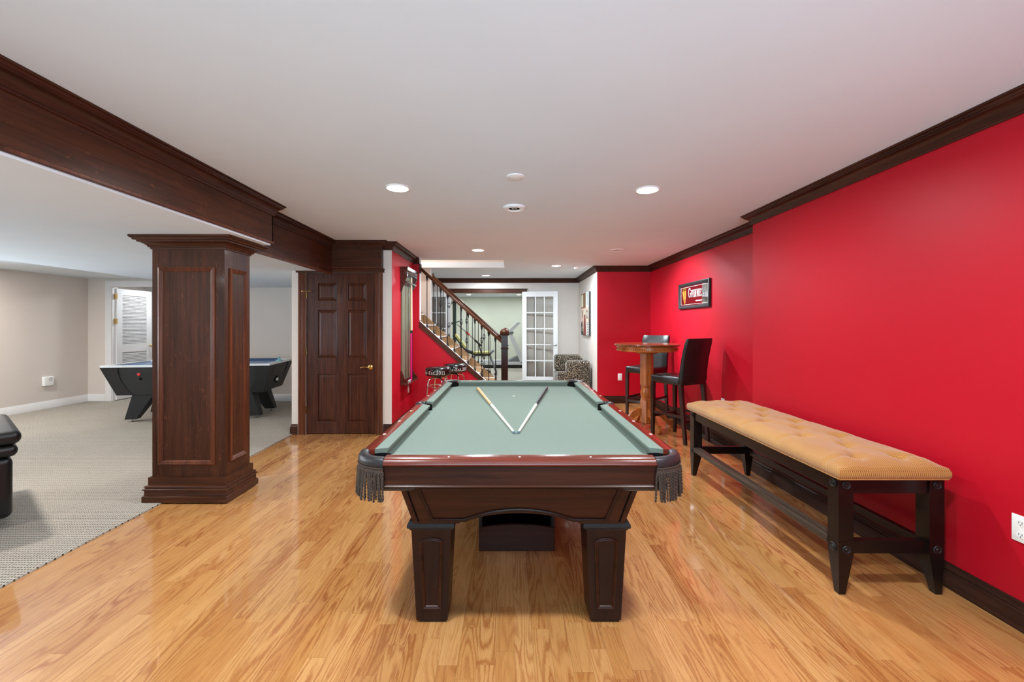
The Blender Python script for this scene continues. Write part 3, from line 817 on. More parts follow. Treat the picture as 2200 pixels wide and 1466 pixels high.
# rope tassel mesh shared by all
def tassel_mesh(L):
    m = MB()
    for ph in (0, PI):
        pts = []
        n = 26
        for i in range(n + 1):
            q = i / n
            a = ph + q * 2 * PI * L / .026
            pts.append((.0023 * math.cos(a), .0023 * math.sin(a), -q * L))
        m.tube(pts, [.0027] * n + [.0018], 5)
    return m
tass = None
def pocket(cx, cy, a0, a1, Rc, label=None, cord=True):
    global tass
    # leather band: arc about (cx,cy) from a0 to a1 with cross section
    n = 14
    sec = [(-.042, ZR - .012), (-.036, ZR - .001), (-.022, ZR + .004), (-.008, ZR + .002), (.001, ZR - .008), (.004, ZR - .022), (.003, ZR - .036), (-.004, ZR - .042), (-.03, ZR - .04)]
    rows = []
    for i in range(n + 1):
        a = a0 + (a1 - a0) * i / n
        rows.append([(cx + (Rc + o) * math.cos(a), cy + (Rc + o) * math.sin(a), z) for o, z in sec])
    p = MB().strip(rows, None).build('pocket', M['leather'], T, smooth=50)
    # stitched edge
    pts = []
    for i in range(n * 3 + 1):
        a = a0 + (a1 - a0) * i / (n * 3)
        pts.append((cx + (Rc + .0045) * math.cos(a), cy + (Rc + .0045) * math.sin(a), ZR - .037 + .0012 * math.sin(i * 2.4)))
    MB().tube(pts, .0022, 5).build('stitching', M['fringe'], p)
    if cord:
        rows = []
        for i in range(n + 1):
            a = a0 + (a1 - a0) * i / n
            rows.append([(cx + (Rc + o) * math.cos(a), cy + (Rc + o) * math.sin(a), z) for o, z in ((-.004, ZR - .062), (.003, ZR - .062), (.0035, ZR - .039), (-.004, ZR - .039))])
        MB().strip(rows, None).build('fringe_band', M['fringe'], p)
        cnt = int(abs(a1 - a0) * Rc / .0074)
        rr = random.Random(3)
        for i in range(cnt + 1):
            a = a0 + (a1 - a0) * i / cnt
            R_ = Rc + .002 + rr.uniform(-.002, .003)
            if tass is None:
                tass = tassel_mesh(.118).build('tassel', M['fringe'], p, smooth=60)
                q = tass
            else:
                q = bpy.data.objects.new('tassel', tass.data); COL.objects.link(q); q.parent = p
            q.location = (cx + R_ * math.cos(a), cy + R_ * math.sin(a), ZR - .055)
            q.rotation_euler = (rr.uniform(-.035, .035) + .05 * math.sin(a), rr.uniform(-.035, .035) - .05 * math.cos(a), rr.uniform(0, 6))
            q.scale = (1, 1, rr.uniform(.93, 1.08))
    return p
for sx in (-1, 1):
    for sy in (-1, 1):
        cx, cy = sx * (OW - CE), sy * (OL - CE)
        a0 = math.atan2(sy, 0); a1 = math.atan2(0, sx)
        if sx < 0: a1 = PI * sy
        p = pocket(cx, cy, a0, a1, CE - .001)
        hx, hy = sx * (HW + .012), sy * (HL + .012)
        MB().lathe([(.001, ZBED + .0015), (.052, ZBED + .0015), (.058, ZR - .02), (.060, ZR - .02), (.060, ZBED - .04), (.001, ZBED - .04)], (hx, hy, 0), 20).build('pocket_hole', M['hole'], p)
        MB().rbox(min(hx - sx * .16, hx + sx * .035), max(hx - sx * .16, hx + sx * .035), min(hy - sy * .1, hy + sy * .03), max(hy - sy * .1, hy + sy * .03), .640, .682, .016, 3).build('pocket_cup', M['leather'], p, smooth=40)
    # side pockets
    a = 0 if sx > 0 else PI
    p = pocket(sx * (HW + .052), 0, a - PI / 2, a + PI / 2, SP - .0005, cord=True)
    MB().lathe([(.001, ZBED + .0015), (.048, ZBED + .0015), (.052, ZR - .016), (.054, ZR - .016), (.054, ZBED - .04), (.001, ZBED - .04)], (sx * (HW + .052), 0, 0), 20).build('pocket_hole', M['hole'], p)
# cabinet: tapered aprons with arched ends
ZT, ZB = .684, .470
def cab(zv, base):     # half size at height z, narrowing downwards
    return base - (ZT - zv) / (ZT - ZB) * .058
EW, EL = .522, 1.186
def front(u, v, h, sgn):
    y = -(cab(v, EL)) - h
    return (u, y * -sgn if sgn > 0 else y, v)
for sgn in (-1, 1):
    # arched end panel
    top = [(-cab(ZT, EW), ZT), (cab(ZT, EW), ZT)]
    n = 24; arch = []
    for i in range(n + 1):
        u = .26 - .52 * i / n
        arch.append((u, .476 + .046 * (1 - (u / .26) ** 2)))
    poly = [(cab(ZT, EW), ZT), (-cab(ZT, EW), ZT), (-cab(ZB, EW), ZB), (-.262, ZB)] + [(a, b) for a, b in reversed(arch)] + [(.262, ZB), (cab(ZB, EW), ZB)]
    mp = (lambda u, v, h: front(u, v, h, -1)) if sgn < 0 else (lambda u, v, h: (u, cab(v, EL) + h, v))
    # split into vertical strips so the concave outline stays clean
    m = MB()
    us = [-cab(ZB, EW)] + [-.262] + [-.26 + .52 * i / n for i in range(n + 1)] + [.262] + [cab(ZB, EW)]
    def lowz(u): return .476 + .046 * (1 - (u / .26) ** 2) if abs(u) <= .26 else ZB
    rows = []
    for u in us:
        ut = u * cab(ZT, EW) / cab(ZB, EW)
        rows.append([mp(u, lowz(u), -.025), mp(u, lowz(u), 0), mp(ut, ZT, 0), mp(ut, ZT, -.025)])
    e_ = m.strip(rows, None).build('end_apron', M['apron'], T)
    path = [(-.424, .640), (-.376, .496)] + [(u, .496 + .05 * (1 - (u / .24) ** 2)) for u in [-.24 + .48 * i / 16 for i in range(17)]] + [(.376, .496), (.424, .640)]
    MB().sweep(path, [(0, -.001), (0, .006), (.006, .009), (.011, .005), (.016, .006), (.018, -.001)], mp, -1 if sgn < 0 else -1, True).build('panel_bead', M['tleg'], e_, smooth=40)
    for s2 in (-1, 1):   # corner post lines
        MB().sweep([(s2 * .492, .676), (s2 * .440, .478)], [(-.003, -.001), (-.003, .003), (.003, .003), (.003, -.001)], mp, 1).build('corner_bead', M['hole'], e_)
for sgn in (-1, 1):
    m = MB(); n = 30; rows = []
    mp = lambda u, v, h: (sgn * (cab(v, EW) + h), u, v)
    for i in range(n + 1):
        u = -EL + .058 + (2 * EL - .116) * i / n
        lz = .476 + (.05 * max(0, 1 - (u / .9) ** 2))
        ut = u * EL / (EL - .058)
        rows.append([mp(u, lz, -.025), mp(u, lz, 0), mp(ut, ZT, 0), mp(ut, ZT, -.025)])
    m.strip(rows, None).build('side_apron', M['aprony'], T)
MB().box(-.44, .44, -1.1, 1.1, .655, .70).build('under_frame', M['hole'], T)
# legs
def sq(cx, cy, h): return [(cx - h, cy - h), (cx + h, cy - h), (cx + h, cy + h), (cx - h, cy + h)]
for sx in (-1, 1):
    for sy in (-1, 1):
        lx, ly = sx * .391, sy * (1.01)
        lg = MB().hexa(sq(lx, ly, .070), .012, sq(lx, ly, .089), .432).build('leg', M['tleg'], T)
        MB().sweep(sq(lx, ly, .089), [(-.02, .428), (.004, .428), (.008, .436), (.016, .442), (.016, .456), (.010, .464), (.006, .470), (-.02, .472)], XY, -1, True).build('leg_cap', M['black'], lg, smooth=40)
        MB().hexa(sq(lx, ly, .062), .001, sq(lx, ly, .064), .014).build('foot_pad', M['black'], lg)
        for face in ('y', 'x'):
            def lm(u, v, h):
                q = .070 + (.089 - .070) * (v - .012) / .42
                if face == 'y': return (lx + u, ly + sy * (q + h), v)
                return (lx + sx * (q + h), ly + u, v)
            pth = [(-.040, .066), (.040, .066), (.053, .372)] + [(.053 * math.cos(a), .372 + .020 * math.sin(a)) for a in [PI * k / 10 for k in range(1, 10)]] + [(-.053, .372)]
            MB().sweep(pth, [(0, -.001), (0, .004), (.004, .006), (.008, .003), (.012, .005), (.016, -.001)], lm, 1, True).build('leg_panel', M['apron'], lg, smooth=40)
MB().lathe([(.001, 0), (.012, 0), (.012, .0006), (.001, .0006)], (0, .584, ZBED), 16).build('spot', M['pearl'], T)

# ball box below the table
bx = thing('ball_box', 'low dark wood box with an arched front board on the floor under the pool table', 'box', (.051, 2.55, 0))
pl = [(-.226, .002), (.226, .002)] + [(u, .136 + .023 * (1 - (u / .226) ** 2)) for u in [.226 - .452 * i / 16 for i in range(17)]]
MB().prism(pl, lambda u, v, h: (u, h, v), -.008, .010).build('front_board', M['apron'], bx)
MB().box(-.226, -.208, .0101, .62, .002, .30).build('side_board', M['black'], bx)
MB().box(.208, .226, .0101, .62, .002, .30).build('side_board', M['black'], bx)
MB().box(-.2079, .2079, .6, .62, .002, .42).build('back_board', M['hole'], bx)
MB().box(-.2079, .2079, .0101, .6, .002, .02).build('bottom_board', M['hole'], bx)

# cues on the cloth
def cue(label, p0, p1, mats, joint, ring=True):
    a = Vector(p0); b = Vector(p1)
    d = (b - a); L = d.length
    t = thing('pool_cue', label, 'cue', (p0[0], p0[1], ZBED))
    zc = lambda q: .0148 - .0085 * q
    P = lambda q: (d.x * q, d.y * q, zc(q))
    R = lambda q: .0146 - .0083 * q
    MB().tube([P(0.012), P(joint * .5), P(joint)], [R(.012), R(joint * .5), R(joint)], 12).build('butt', mats[0], t, smooth=50)
    MB().tube([P(0), P(.012)], [R(0) * .9, R(.012)], 12).build('bumper', M['black'] if ring else M['chairleg'], t, smooth=50)
    MB().tube([P(joint), P(joint + .012)], R(joint) * 1.02, 12).build('joint_ring', M['chairleg'] if mats[0] is not M['black'] else M['black'], t, smooth=50)
    MB().tube([P(joint + .012), P(.7), P(.985)], [R(joint), R(.7), R(.985)], 12).build('shaft', mats[1], t, smooth=50)
    MB().tube([P(.985), P(1)], R(.99) * 1.0, 12).build('tip', M['chalk'], t, smooth=50)
    return t
cue('pool cue with a blond wooden butt lying on the left of the cloth', (-.281, 3.943, ZBED), (.034, 2.335, ZBED), (M['cueblond'], M['cuewhite']), .49, False)
cue('pool cue with a black butt lying on the right of the cloth', (.354, 3.95, ZBED), (.053, 2.335, ZBED), (M['black'], M['cuewhite']), .49)

# ================================================================== BENCH
BX0, BX1, BY0, BY1 = 1.640, 2.165, 2.125, 3.86
B = thing('upholstered_bench', 'long black wood bench with a tufted gold cushion along the red wall', 'bench', ((BX0 + BX1) / 2, (BY0 + BY1) / 2, 0))
o_ = ((BX0 + BX1) / 2, (BY0 + BY1) / 2, 0)
# cushion
NX, NY = 40, 120
cx0, cx1, cy0, cy1 = BX0 - .012, BX1 - .004, BY0 - .022, BY1 + .02
tufts = []
for i in range(9):
    yy = cy0 + (cy1 - cy0) * (i + .5) / 9
    if i % 2 == 0:
        tufts += [(cx0 + (cx1 - cx0) * .30, yy), (cx0 + (cx1 - cx0) * .70, yy)]
    else:
        tufts += [(cx0 + (cx1 - cx0) * .5, yy)]
        tufts += [(cx0 + (cx1 - cx0) * .12, yy), (cx0 + (cx1 - cx0) * .88, yy)] if 0 else []
creases = []
for i_a in range(len(tufts)):
    for i_b in range(i_a + 1, len(tufts)):
        p1, p2 = tufts[i_a], tufts[i_b]
        if abs(abs(p1[1] - p2[1]) - (cy1 - cy0) / 9) < .01 and abs(p1[0] - p2[0]) < .2: creases.append(p1 + p2)
for tx, ty in list(tufts):
    if tx < (cx0 + cx1) / 2 - .02: creases.append((tx, ty, cx0, ty))
    elif tx > (cx0 + cx1) / 2 + .02: creases.append((tx, ty, cx1, ty))
def ch(x, y):
    ex = min(x - cx0, cx1 - x); ey = min(y - cy0, cy1 - y)
    f = lambda q: 1 - (1 - min(q / .12, 1)) ** 2.6
    z = .586 + .054 + .040 * f(ex) * f(ey)
    for tx, ty in tufts:
        d2 = ((x - tx) / .036) ** 2 + ((y - ty) / .036) ** 2
        z -= .036 * math.exp(-d2)
    for (ax, ay, bx2, by2) in creases:
        lx_, ly_ = bx2 - ax, by2 - ay
        t_ = max(0, min(1, ((x - ax) * lx_ + (y - ay) * ly_) / (lx_ * lx_ + ly_ * ly_)))
        dd = math.hypot(x - ax - t_ * lx_, y - ay - t_ * ly_)
        if dd < .05: z -= .010 * math.exp(-(dd / .014) ** 2)
    z += .0022 * math.sin(x * 31 + y * 7) * math.sin(y * 17)
    return z
m = MB(o_)
vs = []; fs = []
def wp(q, a, b):      # denser sampling near edges
    return a + (b - a) * (.5 - .5 * math.cos(PI * q)) * .5 + (b - a) * q * .5
for j in range(NY + 1):
    for i in range(NX + 1):
        x, y = wp(i / NX, cx0, cx1), wp(j / NY, cy0, cy1)
        bul = 0
        vs.append((x, y, ch(x, y)))
for j in range(NY):
    for i in range(NX):
        a = j * (NX + 1) + i
        fs.append((a, a + 1, a + NX + 2, a + NX + 1))
# skirt
ring = [i for i in range(NX + 1)] + [j * (NX + 1) + NX for j in range(1, NY + 1)] + [NY * (NX + 1) + i for i in range(NX - 1, -1, -1)] + [j * (NX + 1) for j in range(NY - 1, 0, -1)]
prev = ring
for zz, ins in ((.622, -.009), (.604, -.010), (.590, -.006), (.582, .003)):
    base = len(vs)
    for k in ring:
        x, y, z = vs[k]
        nx = (1 if x >= cx1 - 1e-6 else -1 if x <= cx0 + 1e-6 else 0)
        ny = (1 if y >= cy1 - 1e-6 else -1 if y <= cy0 + 1e-6 else 0)
        vs.append((x - nx * ins, y - ny * ins, zz))
    n = len(ring)
    for k in range(n):
        kk = (k + 1) % n
        fs.append((prev[k], prev[kk], base + kk, base + k))
    prev = [base + k for k in range(n)]
fs.append(tuple(prev))
m.add(vs, fs)
cu = m.build('cushion', M['gold'], B, smooth=70)
pp = [(cx0 - .001, cy0 - .001, .585), (cx1 + .001, cy0 - .001, .585), (cx1 + .001, cy1 + .001, .585), (cx0 - .001, cy1 + .001, .585), (cx0 - .001, cy0 - .001, .585)]
for a, b in zip(pp[:-1], pp[1:]):
    MB(o_).tube([a, b], .0042, 6).build('piping', M['piping'], cu)
# frame
L = .074
legs = [(BX0, BY0, 1, 1), (BX1 - L, BY0, -1, 1), (BX0, BY1 - L, 1, -1), (BX1 - L, BY1 - L, -1, -1)]
for (x, y, sx, sy) in legs:
    m = MB(o_)
    full = [(x, y), (x + L, y), (x + L, y + L), (x, y + L)]
    tp = .036
    # tapers on the two inner sides below the stretcher
    low = [(x + (tp if sx < 0 else 0.006), y + (tp if sy < 0 else .006)), (x + L - (tp if sx > 0 else .006), y + (tp if sy < 0 else .006)), (x + L - (tp if sx > 0 else .006), y + L - (tp if sy > 0 else .006)), (x + (tp if sx < 0 else .006), y + L - (tp if sy > 0 else .006))]
    m.hexa(low, .002, full, .20)
    m.box(x, x + L, y, y + L, .2, .582)
    lg = m.build('leg', M['benchwood'], B)
    ox = x if sx > 0 else x + L
    oy = y if sy > 0 else y + L
    for z in (.548, .228):
        for face in ('x', 'y'):
            rows = []
            for r, h in ((.021, -.001), (.021, .003), (.018, .006), (.014, .003), (.009, .003), (.006, .007), (.0005, .008)):
                rr_ = []
                for k in range(16):
                    a = 2 * PI * k / 16
                    if face == 'y': rr_.append((x + L / 2 + r * math.cos(a), oy - sy * h, z + r * math.sin(a)))
                    else: rr_.append((ox - sx * h, y + L / 2 + r * math.cos(a), z + r * math.sin(a)))
                rows.append(rr_)
            MB(o_).strip(rows, None).build('rosette', M['black'], lg, smooth=40)
    MB(o_).box(x - .002, x + L + .002, y - .002, y + L + .002, .262, .266).build('leg_ring', M['benchwood'], lg)
i_ = .008
MB(o_).box(BX0 + i_, BX0 + .032, BY0 + L, BY1 - L, .504, .58).build('seat_rail', M['benchwood'], B)
MB(o_).box(BX1 - .032, BX1 - i_, BY0 + L, BY1 - L, .504, .58).build('seat_rail', M['benchwood'], B)
for y in (BY0, BY1 - .024):
    MB(o_).box(BX0 + L, BX1 - L, y + (i_ if y == BY0 else -i_), y + .024 + (i_ if y == BY0 else -i_), .504, .58).build('seat_rail', M['benchwood'], B)
for y in (BY0 + .018, BY1 - .056):
    MB(o_).box(BX0 + L, BX1 - L, y, y + .038, .200, .262).build('stretcher', M['benchwood'], B)
MB(o_).rbox(BX0 - .006, BX0 + .062, BY0 + L, BY1 - L, .226, .262, .006, 2).build('foot_rail', M['footrail'], B)
MB(o_).box(BX1 - .05, BX1 - .02, BY0 + L, BY1 - L, .205, .25).build('stretcher', M['benchwood'], B)
# ================================================================== PUB TABLE AND CHAIRS
P = thing('pub_table', 'round honey oak pub table on an octagonal pedestal in the red alcove', 'table', (1.82, 5.63, 0))
MB().lathe([(.001, 1.106), (.37, 1.106), (.402, 1.105), (.413, 1.098), (.415, 1.088), (.408, 1.078), (.396, 1.072), (.001, 1.072)], (0, 0, 0), 56).build('tabletop', M['honeyx'], P, smooth=40)
MB().lathe([(.34, 1.071), (.384, 1.071), (.386, 1.058), (.380, 1.052), (.380, 1.030), (.386, 1.026), (.384, 1.012), (.376, 1.008), (.34, 1.008)], (0, 0, 0), 56).build('apron', M['honey'], P, smooth=40)
bead0 = None
for k in range(90):
    a = 2 * PI * k / 90
    if bead0 is None:
        bead0 = MB().lathe([(.001, -.007), (.006, -.004), (.007, 0), (.006, .004), (.001, .007)], (0, 0, 0), 6).build('bead', M['honeyx'], P)
        q = bead0
    else:
        q = bpy.data.objects.new('bead', bead0.data); COL.objects.link(q); q.parent = P
    q.location = (.381 * math.cos(a), .381 * math.sin(a), 1.041)
MB().lathe([(.001, 1.006), (.16, 1.006), (.15, .985), (.105, .97), (.001, .97)], (0, 0, 0), 32).build('top_block', M['honey'], P, smooth=40)
MB().lathe([(.083, .97), (.083, .565)], (0, 0, 0), 8, PI / 8).build('upper_post', M['honey'], P)
MB().lathe([(.075, .566), (.078, .558), (.070, .552), (.076, .545), (.072, .538), (.066, .53), (.080, .47), (.078, .42), (.066, .40), (.074, .392), (.070, .384), (.078, .376), (.076, .366), (.08, .36)], (0, 0, 0), 24).build('turned_collar', M['honey'], P, smooth=40)
MB().lathe([(.082, .362), (.082, .075), (.07, .062), (.06, .055)], (0, 0, 0), 8, PI / 8).build('lower_post', M['honey'], P)
for k in range(4):
    a = k * PI / 2 - PI / 2 + .10
    pth = [(.06, .20), (.13, .21), (.20, .17), (.26, .10), (.31, .055), (.355, .05), (.38, .07), (.375, .095)]
    wid = [.05, .05, .048, .042, .036, .034, .03, .02]
    rows = []
    for (r, z), wd in zip(pth, wid):
        i = pth.index((r, z))
        rows.append([(r * math.cos(a) - s * .022 * math.sin(a), r * math.sin(a) + s * .022 * math.cos(a), z + t_ * wd) for s, t_ in ((-1, -1), (1, -1), (1, 1), (-1, 1))])
    f = MB().strip(rows, None).build('foot', M['honey'], P, smooth=60)
    MB().tube([(.352 * math.cos(a) - s * .024 * math.sin(a), .352 * math.sin(a) + s * .024 * math.cos(a), .052) for s in (-1, 1)], .05, 14).build('scroll', M['honey'], f, smooth=40)

def pub_chair(label, loc, rz):
    # faces local -y
    c = thing('pub_chair', label, 'chair', loc, rz)
    MB().rbox(-.215, .215, -.235, .20, .655, .752, .028, 3).build('seat', M['leather2'], c, smooth=50)
    rows = []
    n = 10
    for i in range(n + 1):
        q = i / n
        z = .66 + .535 * q
        yc = .205 + .02 * q + .075 * q * q
        th = .030 - .006 * q
        hw = .215
        sec = []
        for u, v in ((-1, -.5), (-.93, -1), (-.5, -1.1), (0, -1.12), (.5, -1.1), (.93, -1), (1, -.5), (1, .5), (.93, 1), (0, 1.08), (-.93, 1), (-1, .5)):
            s_ = 1.0 if i not in (0, n) else .965
            t_ = 1.0 if i not in (0, n) else .55
            sec.append((u * hw * s_, yc + v * th * t_ , z))
        rows.append(sec)
    MB().strip(rows, None).build('backrest', M['leather2'], c, smooth=60)
    for sx in (-1, 1):
        MB().hexa(sq(sx * .192, -.212, .016), .001, sq(sx * .190, -.208, .022), .665).build('leg', M['chairleg'], c)
        MB().hexa(sq(sx * .192, .262, .016), .001, sq(sx * .188, .196, .023), .675).build('leg', M['chairleg'], c)
        MB().box(sx * .191 - .010, sx * .191 + .010, -.20, .225, .285, .315).build('stretcher', M['chairleg'], c)
    MB().box(-.18, .18, -.221, -.201, .235, .268).build('stretcher', M['chairleg'], c)
    MB().box(-.18, .18, .222, .242, .235, .268).build('stretcher', M['chairleg'], c)
    return c
def face_rz(fx_, fy_): return math.atan2(fy_, fx_) + PI / 2
pub_chair('black leather pub chair nearer the bench with its back turned to the viewer', (2.03, 5.12, 0), face_rz(-.47, .88))
pub_chair('black leather pub chair behind the round pub table', (2.02, 6.26, 0), face_rz(-.72, -.69))

# ================================================================== BAR STOOLS WITH LETTERING
def stroke_mesh(strokes, wid, mp):
    m = MB()
    for pts, wf in strokes:
        w2 = wid * wf / 2
        for (a, b) in zip(pts[:-1], pts[1:]):
            dx, dy = b[0] - a[0], b[1] - a[1]
            l = math.hypot(dx, dy) or 1e-6
            nx, ny = -dy / l * w2, dx / l * w2
            ex, ey = dx / l * w2 * .5, dy / l * w2 * .5
            q = [(a[0] - ex + nx, a[1] - ey + ny), (a[0] - ex - nx, a[1] - ey - ny), (b[0] + ex - nx, b[1] + ey - ny), (b[0] + ex + nx, b[1] + ey + ny)]
            m.add([mp(*p) for p in q], [(0, 1, 2, 3)])
    return m
def arc(cx, cy, rx, ry, a0, a1, n=10):
    return [(cx + rx * math.cos(math.radians(a0 + (a1 - a0) * i / n)), cy + ry * math.sin(math.radians(a0 + (a1 - a0) * i / n))) for i in range(n + 1)]
def ser(x, y, w=.16): return ([(x - w, y), (x + w, y)], .55)
GLY = {
    'B': (.62, [([(.16, 0), (.16, 1)], 1), ser(.14, .03), ser(.14, .97), (arc(.28, .75, .22, .23, 90, -90), .9), (arc(.28, .27, .26, .26, 90, -90), .9), ([(.1, .98), (.3, .98)], .5), ([(.1, .52), (.3, .52)], .5), ([(.1, .02), (.3, .02)], .5)]),
    'a': (.52, [(arc(.24, .45, .17, .2, 150, 0), .8), ([(.41, .45), (.41, .06), (.5, .03)], 1), (arc(.24, .18, .17, .16, 60, 330), .9)]),
    'r': (.42, [([(.14, 0), (.14, .62)], 1), ser(.14, .03, .13), ([(.02, .62), (.16, .62)], .5), (arc(.27, .45, .14, .18, 160, 50), .9)]),
    '-': (.34, [([(.05, .34), (.29, .34)], .9)]),
    'E': (.62, [([(.16, 0), (.16, 1)], 1), ([(.05, .03), (.54, .03), (.56, .22)], .6), ([(.05, .97), (.52, .97), (.53, .8)], .6), ([(.16, .52), (.4, .52)], .6), ([(.4, .42), (.4, .62)], .5)]),
    's': (.44, [(arc(.21, .5, .14, .13, 30, 270), .8), (arc(.21, .18, .16, .16, 90, -150), .8)]),
    't': (.36, [([(.16, .86), (.16, .12)], 1), (arc(.26, .12, .1, .1, 180, 330), .8), ([(.02, .62), (.32, .62)], .55)]),
    '.': (.24, [([(.1, .03), (.1, .1)], 1.3)]),
    '2': (.56, [(arc(.27, .74, .18, .23, 170, -40), .9), ([(.41, .6), (.08, .05)], .9), ([(.06, .04), (.48, .04), (.5, .2)], .8)]),
    '0': (.56, [(arc(.27, .5, .19, .47, 0, 360, 18), .9)]),
    '1': (.44, [([(.22, 0), (.22, 1)], 1), ser(.22, .03, .17), ([(.08, .84), (.22, .96)], .6)]),
    'G': (.74, [(arc(.36, .5, .29, .48, 50, 330, 16), 1), ([(.62, .1), (.62, .42)], 1), ser(.58, .44, .16), ([(.58, .72), (.58, .96)], .5)]),
    'U': (.7, [([(.14, 1), (.14, .3)], 1), (arc(.34, .3, .2, .28, 180, 360), .8), ([(.54, .3), (.54, 1)], .7), ser(.14, .98, .13), ser(.54, .98, .12)]),
    'I': (.34, [([(.16, 0), (.16, 1)], 1), ser(.16, .02, .13), ser(.16, .98, .13)]),
    'N': (.74, [([(.14, 0), (.14, 1)], .6), ([(.14, 1), (.56, 0)], 1), ([(.56, 0), (.56, 1)], .6), ser(.14, .02, .12), ser(.1, .98, .1), ser(.56, .98, .13)]),
    'S': (.52, [(arc(.25, .73, .17, .23, 40, 270), .9), (arc(.25, .26, .19, .24, 90, -150), .9), ([(.43, .8), (.43, .98)], .5), ([(.06, .04), (.06, .22)], .5)]),
}
def text_strokes(txt, h, first_scale=1.0, track=0.0, narrow=1.0):
    out = []; x = 0
    for i, chh in enumerate(txt):
        wd, st = GLY[chh]
        k = h * (first_scale if i == 0 else 1)
        for pts, wf in st:
            out.append(([(x + px * k * narrow, py * k) for px, py in pts], wf))
        x += wd * k * narrow + track
    return out, x
def bar_stool(label, loc, text_angle):
    s = thing('bar_stool', label, 'stool', loc)
    R = .172; z1 = .796
    st = MB().lathe([(.001, z1), (.09, z1 - .001), (.14, z1 - .008), (.163, z1 - .020), (R - .002, z1 - .034), (R, z1 - .044), (R, z1 - .108), (R - .003, z1 - .116), (R - .012, z1 - .122), (.09, z1 - .128), (.001, z1 - .128)], (0, 0, 0), 44).build('seat', M['vinyl'], s, smooth=40)
    strokes, wtot = text_strokes('Bar-Est.2011', .044, track=.005, narrow=1.18)
    def mp(u, v):
        a = text_angle + (u - wtot / 2) / R
        return ((R + .0008) * math.cos(a), (R + .0008) * math.sin(a), z1 - .096 + v)
    stroke_mesh(strokes, .0062, mp).build('lettering', M['white_print'], st)
    MB().lathe([(.001, z1 - .128), (.05, z1 - .128), (.05, z1 - .15), (.03, z1 - .158), (.001, z1 - .158)], (0, 0, 0), 20).build('swivel', M['black'], s, smooth=40)
    for k in range(4):
        a = k * PI / 2 + .5
        c_, s_ = math.cos(a), math.sin(a)
        pts = [(0.0, .642), (.07, .640), (.115, .632), (.138, .60), (.146, .55), (.175, .25), (.20, .012)]
        MB().tube([(r * c_, r * s_, z) for r, z in pts], .011, 10).build('leg', M['chrome'], s, smooth=50)
        MB().lathe([(.014, 0), (.014, .016), (.010, .02)], (.20 * c_, .20 * s_, .001), 10).build('foot_cap', M['black'], s)
    for z, r in ((.53, .150), (.25, .176)):
        MB().tube([(r * math.cos(2 * PI * k / 28), r * math.sin(2 * PI * k / 28), z) for k in range(29)], .009, 8, False).build('foot_ring', M['chrome'], s, smooth=50)
    return s
bar_stool('front one of the two black round bar stools beside the red wall', (-.94, 5.75, 0), -PI / 2 - .30)
bar_stool('rear one of the two black round bar stools below the stairs', (-.775, 6.19, 0), -PI / 2 + .50)

# ================================================================== CUE RACK
RY0, RY1 = 5.68, 6.30
rk = thing('cue_rack', 'tall dark wood wall rack holding pool cues on the red wall', 'cue rack', (XDR, (RY0 + RY1) / 2, .55))
o_ = (XDR, (RY0 + RY1) / 2, .55)
MB(o_).box(XDR + .001, XDR + .018, RY0 + .02, RY1 - .02, .60, 2.05).build('backboard', M['rackboard'], rk)
for q in (.33, .62): MB(o_).box(XDR + .018, XDR + .022, RY0 + (RY1 - RY0) * q, RY0 + (RY1 - RY0) * q + .012, .62, 1.98).build('batten', M['rackfront'], rk)
def side_prof(y):
    top = [(0.001, 1.80), (.02, 1.80), (.034, 1.86), (.06, 1.90), (.072, 1.96), (.09, 2.0), (.09, 2.06), (.001, 2.06)]
    MB(o_).prism(top, lambda u, v, h: (XDR + u, y + h, v), 0, .022).build('bracket', M['rackfront'], rk)
    low = [(0.001, .565), (.095, .565), (.095, .60), (.05, .64), (.03, .70), (.012, .74), (.001, .74)]
    MB(o_).prism(low, lambda u, v, h: (XDR + u, y + h, v), 0, .022).build('bracket', M['rackfront'], rk)
side_prof(RY0); side_prof(RY1 - .022)
MB(o_).prism([(.001, 2.04), (.07, 2.04), (.078, 2.055), (.085, 2.06), (.092, 2.08), (.10, 2.085), (.103, 2.124), (.001, 2.124)], lambda u, v, h: (XDR + u, h, v), RY0 - .012, RY1 + .012).build('cornice', M['rackfront'], rk)
MB(o_).box(XDR + .018, XDR + .085, RY0 + .022, RY1 - .022, 1.915, 1.935).build('cue_clip', M['rackfront'], rk)
MB(o_).rbox(XDR + .001, XDR + .112, RY0 - .008, RY1 + .008, .545, .572, .006, 2).build('tray', M['rackfront'], rk)
def rack_cue(label, y, x, cb, top):
    t = thing('pool_cue', label, 'cue', (XDR + x, y, .573))
    MB().tube([(0, 0, .002), (0, 0, .66)], [.0150, .0125], 12).build('butt', cb, t, smooth=50)
    MB().tube([(0, 0, .66), (0, 0, .70)], [.0125, .0122], 12).build('joint_ring', M['black'], t, smooth=50)
    MB().tube([(0, 0, .70), (0, 0, top)], [.0118, .0068], 12).build('shaft', M['cueblond'] if cb is M['pink'] else M['cuewhite'], t, smooth=50)
    MB().tube([(0, 0, top), (0, 0, top + .014)], .0066, 12).build('tip', M['chalk'], t, smooth=50)
rack_cue('pool cue with a bright pink butt standing in the wall rack', 5.985, .074, M['pink'], 1.44)
rack_cue('pool cue with a dark purple butt standing in the wall rack', 6.075, .062, M['purple'], 1.44)
for y, lb_ in ((5.87, 'small white chalk block nearest the viewer in the rack tray'), (5.93, 'small white chalk block next to the pink cue in the rack tray')):
    t = thing('chalk_block', lb_, 'chalk', (XDR + .07, y, .5725))
    MB().rbox(-.011, .011, -.011, .011, .0005, .022, .003, 2).build('block', M['plate'], t)
    MB().lathe([(.001, .0225), (.007, .0225), (.0075, .0215)], (0, 0, 0), 10).build('chalk_face', M['chalk'], t)

